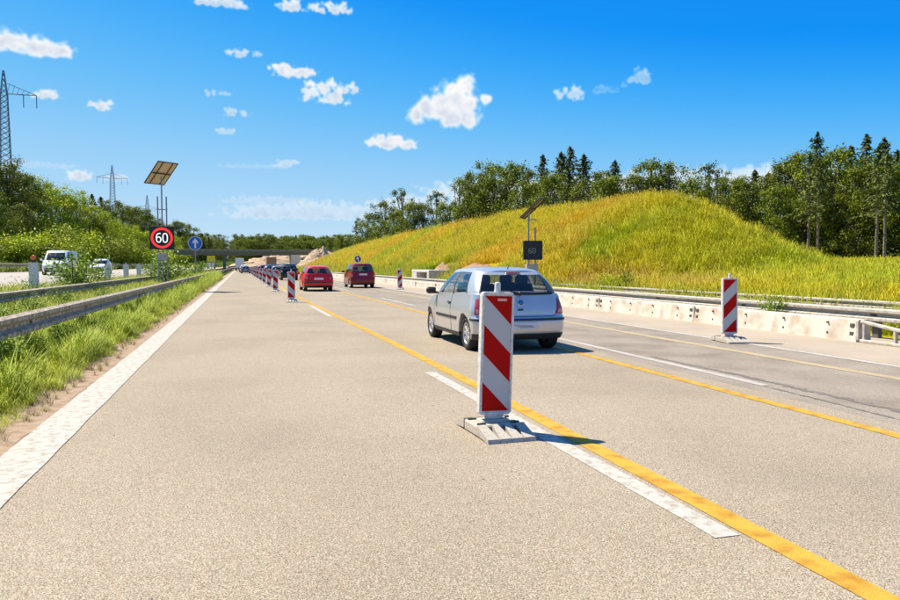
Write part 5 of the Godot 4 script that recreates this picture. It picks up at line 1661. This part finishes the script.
func build_site() -> void:
	# concrete trough by the embankment foot
	var t := thing("concrete_box", "white precast concrete box with open side standing behind the barrier", "concrete box", Vector3(13.9, 0.12, -55.0))
	var b := MB.new()
	b.box(Vector3(0, 0.95, 0), Vector3(1.5, 0.18, 5.6), 0.02)
	b.box(Vector3(0, 0.12, 0), Vector3(1.5, 0.24, 5.6), 0.02)
	b.box(Vector3(-0.02, 0.55, -1.95), Vector3(1.44, 0.64, 1.6), 0.01)
	b.box(Vector3(-0.02, 0.55, 2.45), Vector3(1.44, 0.64, 0.6), 0.01)
	b.box(Vector3(0.60, 0.55, 0.5), Vector3(0.2, 0.64, 3.3), 0.0)
	part("shell", b.mesh(), M.white_concrete, t)
	heap("earth_heap", "brown heap of dug earth beside the white concrete box", Vector3(15.3, 0.4, -47.0), 2.3, 5.0, 1.45, 3, M.earth)
	heap("earth_heap", "small grey brown spoil heap behind the white concrete box", Vector3(15.6, 0.4, -57.0), 1.5, 4.0, 1.5, 5, M.earth)
	heap("earth_heap", "pale tan earth heap on the embankment end next to the bridge", Vector3(24.5, 1.0, -236.0), 8.0, 7.0, 6.3, 8, M.pale_earth)
	heap("earth_heap", "long pale earthwork seen through under the bridge", Vector3(20.0, -0.2, -300.0), 32.0, 14.0, 7.0, 11, M.pale_earth)
	# bridge over the motorway
	var g := thing("road_bridge", "low grey green concrete road bridge crossing the motorway in the distance", "bridge", Vector3(0, 0, -250))
	var d := MB.new()
	d.box(Vector3(1.0, 5.55, 0), Vector3(62, 0.9, 9.0), 0.05)
	part("deck", d.mesh(), M.bridge_edge, g)
	var pa := MB.new()
	for s in [4.6, -4.6]:
		pa.box(Vector3(1.0, 6.35, s), Vector3(62, 0.75, 0.4), 0.04)
	part("parapet", pa.mesh(), M.bridge_concrete, g)
	for x in [-6.0, 0.0, 6.0, 12.0, -12.0, -18.0]:
		var gd := MB.new()
		gd.box(Vector3(x + 3.0, 5.03, 0), Vector3(5.2, 0.16, 8.2), 0.02)
		part("girder", gd.mesh(), M.bridge_edge, g)
	for x in [-5.0]:
		for z in [-2.5, 2.5]:
			var pi_ := MB.new()
			pi_.tube([Vector3(x, 0.0, z), Vector3(x, 5.1, z)], [0.45], 16)
			part("pier", pi_.mesh(), M.bridge_concrete, g)
	for e in [[17.2, 3.0], [-25.0, 4.0]]:
		var ab := MB.new()
		ab.box(Vector3(e[0], 2.3, 0), Vector3(e[1], 5.6, 9.6), 0.05)
		part("abutment", ab.mesh(), M.white_concrete, g)

# ------------------------------------------------------------------ main
func _ready() -> void:
	rng.seed = 20240601
	patch_a.seed = 2; patch_a.frequency = 0.085; patch_a.fractal_octaves = 4
	patch_b.seed = 12; patch_b.frequency = 0.06; patch_b.fractal_octaves = 4
	# camera
	var cam := Camera3D.new()
	cam.name = "camera"
	add_child(cam)
	cam.position = Vector3(0, 1.45, 0)
	cam.rotation = Vector3(-atan2(34.0, 740.0), -atan2(209.0, 740.0), 0)
	cam.fov = rad_to_deg(2.0 * atan(300.0 / 740.0))
	cam.near = 0.1
	cam.far = 6000.0
	cam.current = true
	# sky, sun, exposure
	var sun_az := deg_to_rad(-44.0)    # from the road's direction, to the left
	var sun_el := deg_to_rad(55.0)
	var env := Environment.new()
	env.background_mode = Environment.BG_SKY
	var sm := PanoramaSkyMaterial.new()
	sm.panorama = ImageTexture.create_from_image(make_sky(sun_az, sun_el))
	var sky := Sky.new()
	sky.sky_material = sm
	env.sky = sky
	env.sky_rotation = Vector3(0, PI, 0)
	env.background_energy_multiplier = 0.53
	env.tonemap_mode = Environment.TONE_MAPPER_LINEAR
	env.tonemap_exposure = 1.86
	env.sdfgi_enabled = true; env.ssao_enabled = true; env.ssil_enabled = true
	var we := WorldEnvironment.new()
	we.name = "environment"
	we.environment = env
	add_child(we)
	var sun := DirectionalLight3D.new()
	sun.name = "sun"
	add_child(sun)
	var to_sun := Vector3(sin(sun_az) * cos(sun_el), sin(sun_el), -cos(sun_az) * cos(sun_el))
	sun.look_at_from_position(to_sun * 100.0, Vector3.ZERO, Vector3.UP)
	sun.light_energy = 1.5
	sun.light_color = Color(1.0, 0.955, 0.87)
	sun.light_angular_distance = 0.53
	sun.shadow_enabled = true

	make_materials()
	build_ground()
	build_road()
	build_site()
	build_barrier()
	guard_rail("weathered grey steel guard rail beside the left lane", -2.95, 0.485, 0.80, 0.0, 2.0, -300.0, 4.0, 1.0, M.zinc, 0.14)
	guard_rail("weathered steel guard rail on the far side of the median", -5.65, 0.535, 0.81, 0.25, 3.2, -300.0, 4.0, 1.0, M.zinc, 0.18)
	guard_rail("grey steel guard rail beyond the opposite carriageway", -19.7, 1.35, 1.68, 0.9, -40.0, -300.0, 4.0, 1.0, M.zinc, 0.14)
	guard_rail("pale steel guard rail just behind the concrete barrier", 12.25, 0.33, 0.60, -0.02, 2.0, -110.0, 4.0, -1.0, M.bright_zinc, 0.16)
	guard_rail("pale steel guard rail at the embankment foot, rear one of the pair", 14.2, 0.46, 0.645, 0.12, 2.0, -110.0, 4.0, -1.0, M.bright_zinc, 0.2)

	# delineators
	var kit := make_delineator(false)
	var kit_m := make_delineator(true)
	var kit_l := make_delineator(false, true)
	place_delineator(kit, Vector3(2.11, 0.0, -6.08), 0.05, -0.03, "large red and white striped delineator on grey foot plate in the foreground", "delineators along the left lane")
	var zs := [[1.95, -30.4], [1.88, -43.2], [1.88, -52.6], [1.85, -63.0], [1.85, -74.0], [1.83, -86.0], [1.8, -99.0], [1.8, -114.0], [1.8, -130.0], [1.8, -148.0]]
	for i in zs.size():
		place_delineator(kit, Vector3(zs[i][0], 0, zs[i][1]), rng.randf_range(-0.08, 0.08), rng.randf_range(-0.02, 0.02), "red and white delineator, %s beyond the foreground one along the left lane" % ordinal(i + 1), "delineators along the left lane")
	place_delineator(kit_m, Vector3(8.99, 0.0, -12.15), -0.18, 0.01, "striped delineator on the right shoulder in front of the concrete barrier", "delineators along the right shoulder")
	place_delineator(kit_m, Vector3(9.45, 0.0, -44.8), -0.1, 0.02, "small striped delineator on the right shoulder near the white concrete box", "delineators along the right shoulder")
	place_delineator(kit_l, Vector3(-6.8, 0.34, -28.2), PI, 0.0, "delineator with round orange lamp behind the left guard rails", "delineators of the opposite carriageway")
	var k := 0
	for z in [-42.5, -49.0, -55.0, -63.0, -74.0, -90.0]:
		k += 1
		place_delineator(kit, Vector3(-6.75, 0.34, z), PI + 0.1, 0.0, "pale delineator beside the oncoming lane, %s beyond the one with the orange lamp" % ordinal(k), "delineators of the opposite carriageway")

	# vehicles
	build_car(polo_spec(), "silver three-door hatchback driving in the middle lane", "car", Vector3(4.53, 0.0, -13.42), 0.0)
	build_car(generic_spec("hatch", "red"), "bright red hatchback behind the second delineator", "car", Vector3(4.27, 0.0, -44.6), 0.0, "cars queueing ahead")
	build_car(generic_spec("mpv", "dark_red"), "tall dark red compact van-shaped car in the right lane", "car", Vector3(7.72, 0.0, -50.2), 0.0, "cars queueing ahead")
	build_car(generic_spec("suv", "black"), "black car directly ahead of the bright red hatchback", "car", Vector3(4.75, 0.0, -78.5), 0.0, "cars queueing ahead")
	var q := [["hatch", "grey", 4.3, -93.0, "grey car in the queue ahead of the black car"], ["suv", "dark_blue", 4.2, -107.0, "dark blue car third ahead of the bright red hatchback"], ["hatch", "silver", 4.3, -121.0, "silver car fourth ahead of the bright red hatchback"], ["mpv", "dark_blue", 4.1, -137.0, "blue tall car fifth ahead of the bright red hatchback"], ["hatch", "red", 4.0, -154.0, "far small red car in the queue toward the bridge"], ["hatch", "grey", 0.9, -150.0, "grey car far ahead in the left lane"], ["suv", "white", 0.7, -168.0, "white car far ahead in the left lane"], ["hatch", "dark_blue", 3.9, -172.0, "dark car near the bridge in the middle lane"], ["hatch", "black", 0.4, -186.0, "black car near the bridge in the left lane"], ["hatch", "silver", 7.4, -128.0, "silver car far ahead in the right lane"]]
	for c in q:
		build_car(generic_spec(c[0], c[1]), c[4], "car", Vector3(c[2], 0, c[3]), 0.0, "cars queueing ahead")
	build_car(generic_spec("van", "white"), "white van coming toward us on the opposite carriageway", "van", Vector3(-14.0, 0.705, -66.0), PI)
	build_car(generic_spec("hatch", "white"), "white car following the van on the opposite carriageway", "car", Vector3(-14.0, 0.705, -84.0), PI)
	build_truck(Vector3(-0.3, 0, -238.0), 0.0, M.truck_white, "white", "white box truck far ahead before the bridge")
	build_truck(Vector3(-9.6, 0.52, -262.0), PI, M.truck_canvas, "white", "truck with blue violet cover on the opposite carriageway under the bridge")
	build_truck(Vector3(7.7, 0, -205.0), 0.0, M.earth, "white", "brown tipper truck far ahead in the right lane")

	# signs
	matrix_sign(Vector3(-4.4, 0.15, -46.2), 0.10, 1.34, 2.93, 6.70, true, 0.15, "black matrix speed sign showing lit red ring and 60 under a solar panel", -2.38, Vector2(1.35, 1.7))
	matrix_sign(Vector3(13.25, 0.02, -32.6), -0.18, 0.90, 2.17, 4.15, false, 0.0, "black matrix speed sign with faint 60 and solar panel at the embankment foot", -2.2, Vector2(0.9, 1.3))
	round_sign(Vector3(-3.25, 0.05, -58.6), 0.51, 3.1, M.sign_blue, M.sign_white, "round blue sign with white upward arrow in the median", 0.0, 0.05)
	round_sign(Vector3(9.7, 0.0, -63.5), 0.29, 2.05, M.sign_dark_blue, M.sign_white, "small round dark blue sign with white arrow behind the dark red car", 0.4, 0.0)
	var ys := thing("warning_board", "small yellow board on a post among the median shrubs", "sign", Vector3(-4.0, 0.1, -110.0))
	var yb := MB.new()
	yb.box(Vector3(0, 2.35, 0), Vector3(1.1, 0.8, 0.06), 0.15)
	part("board", yb.mesh(), M.sign_yellow, ys)
	var yp := MB.new()
	yp.tube([Vector3(0, -0.2, -0.06), Vector3(0, 2.7, -0.06)], [0.05], 8)
	part("pole", yp.mesh(), M.pole_steel, ys)

	# power line
	pylon(Vector3(-52.0, 5.8, -194.0), 40.6, 4.4, 6.0, 34.8, "large lattice power pylon at the left edge behind the trees", 0.12, [[35.4, 6.6]])
	pylon(Vector3(-60.0, 6.2, -396.0), 44.6, 5.4, 6.0, 37.0, "middle distant lattice power pylon above the left trees", 0.10, [[38.0, 7.0]])
	pylon(Vector3(-60.0, 6.2, -537.0), 43.0, 5.4, 6.0, 36.0, "farthest faint lattice power pylon beside the solar panel", 0.10, [[33.5, 8.0]])

	build_plants()
	build_grass()
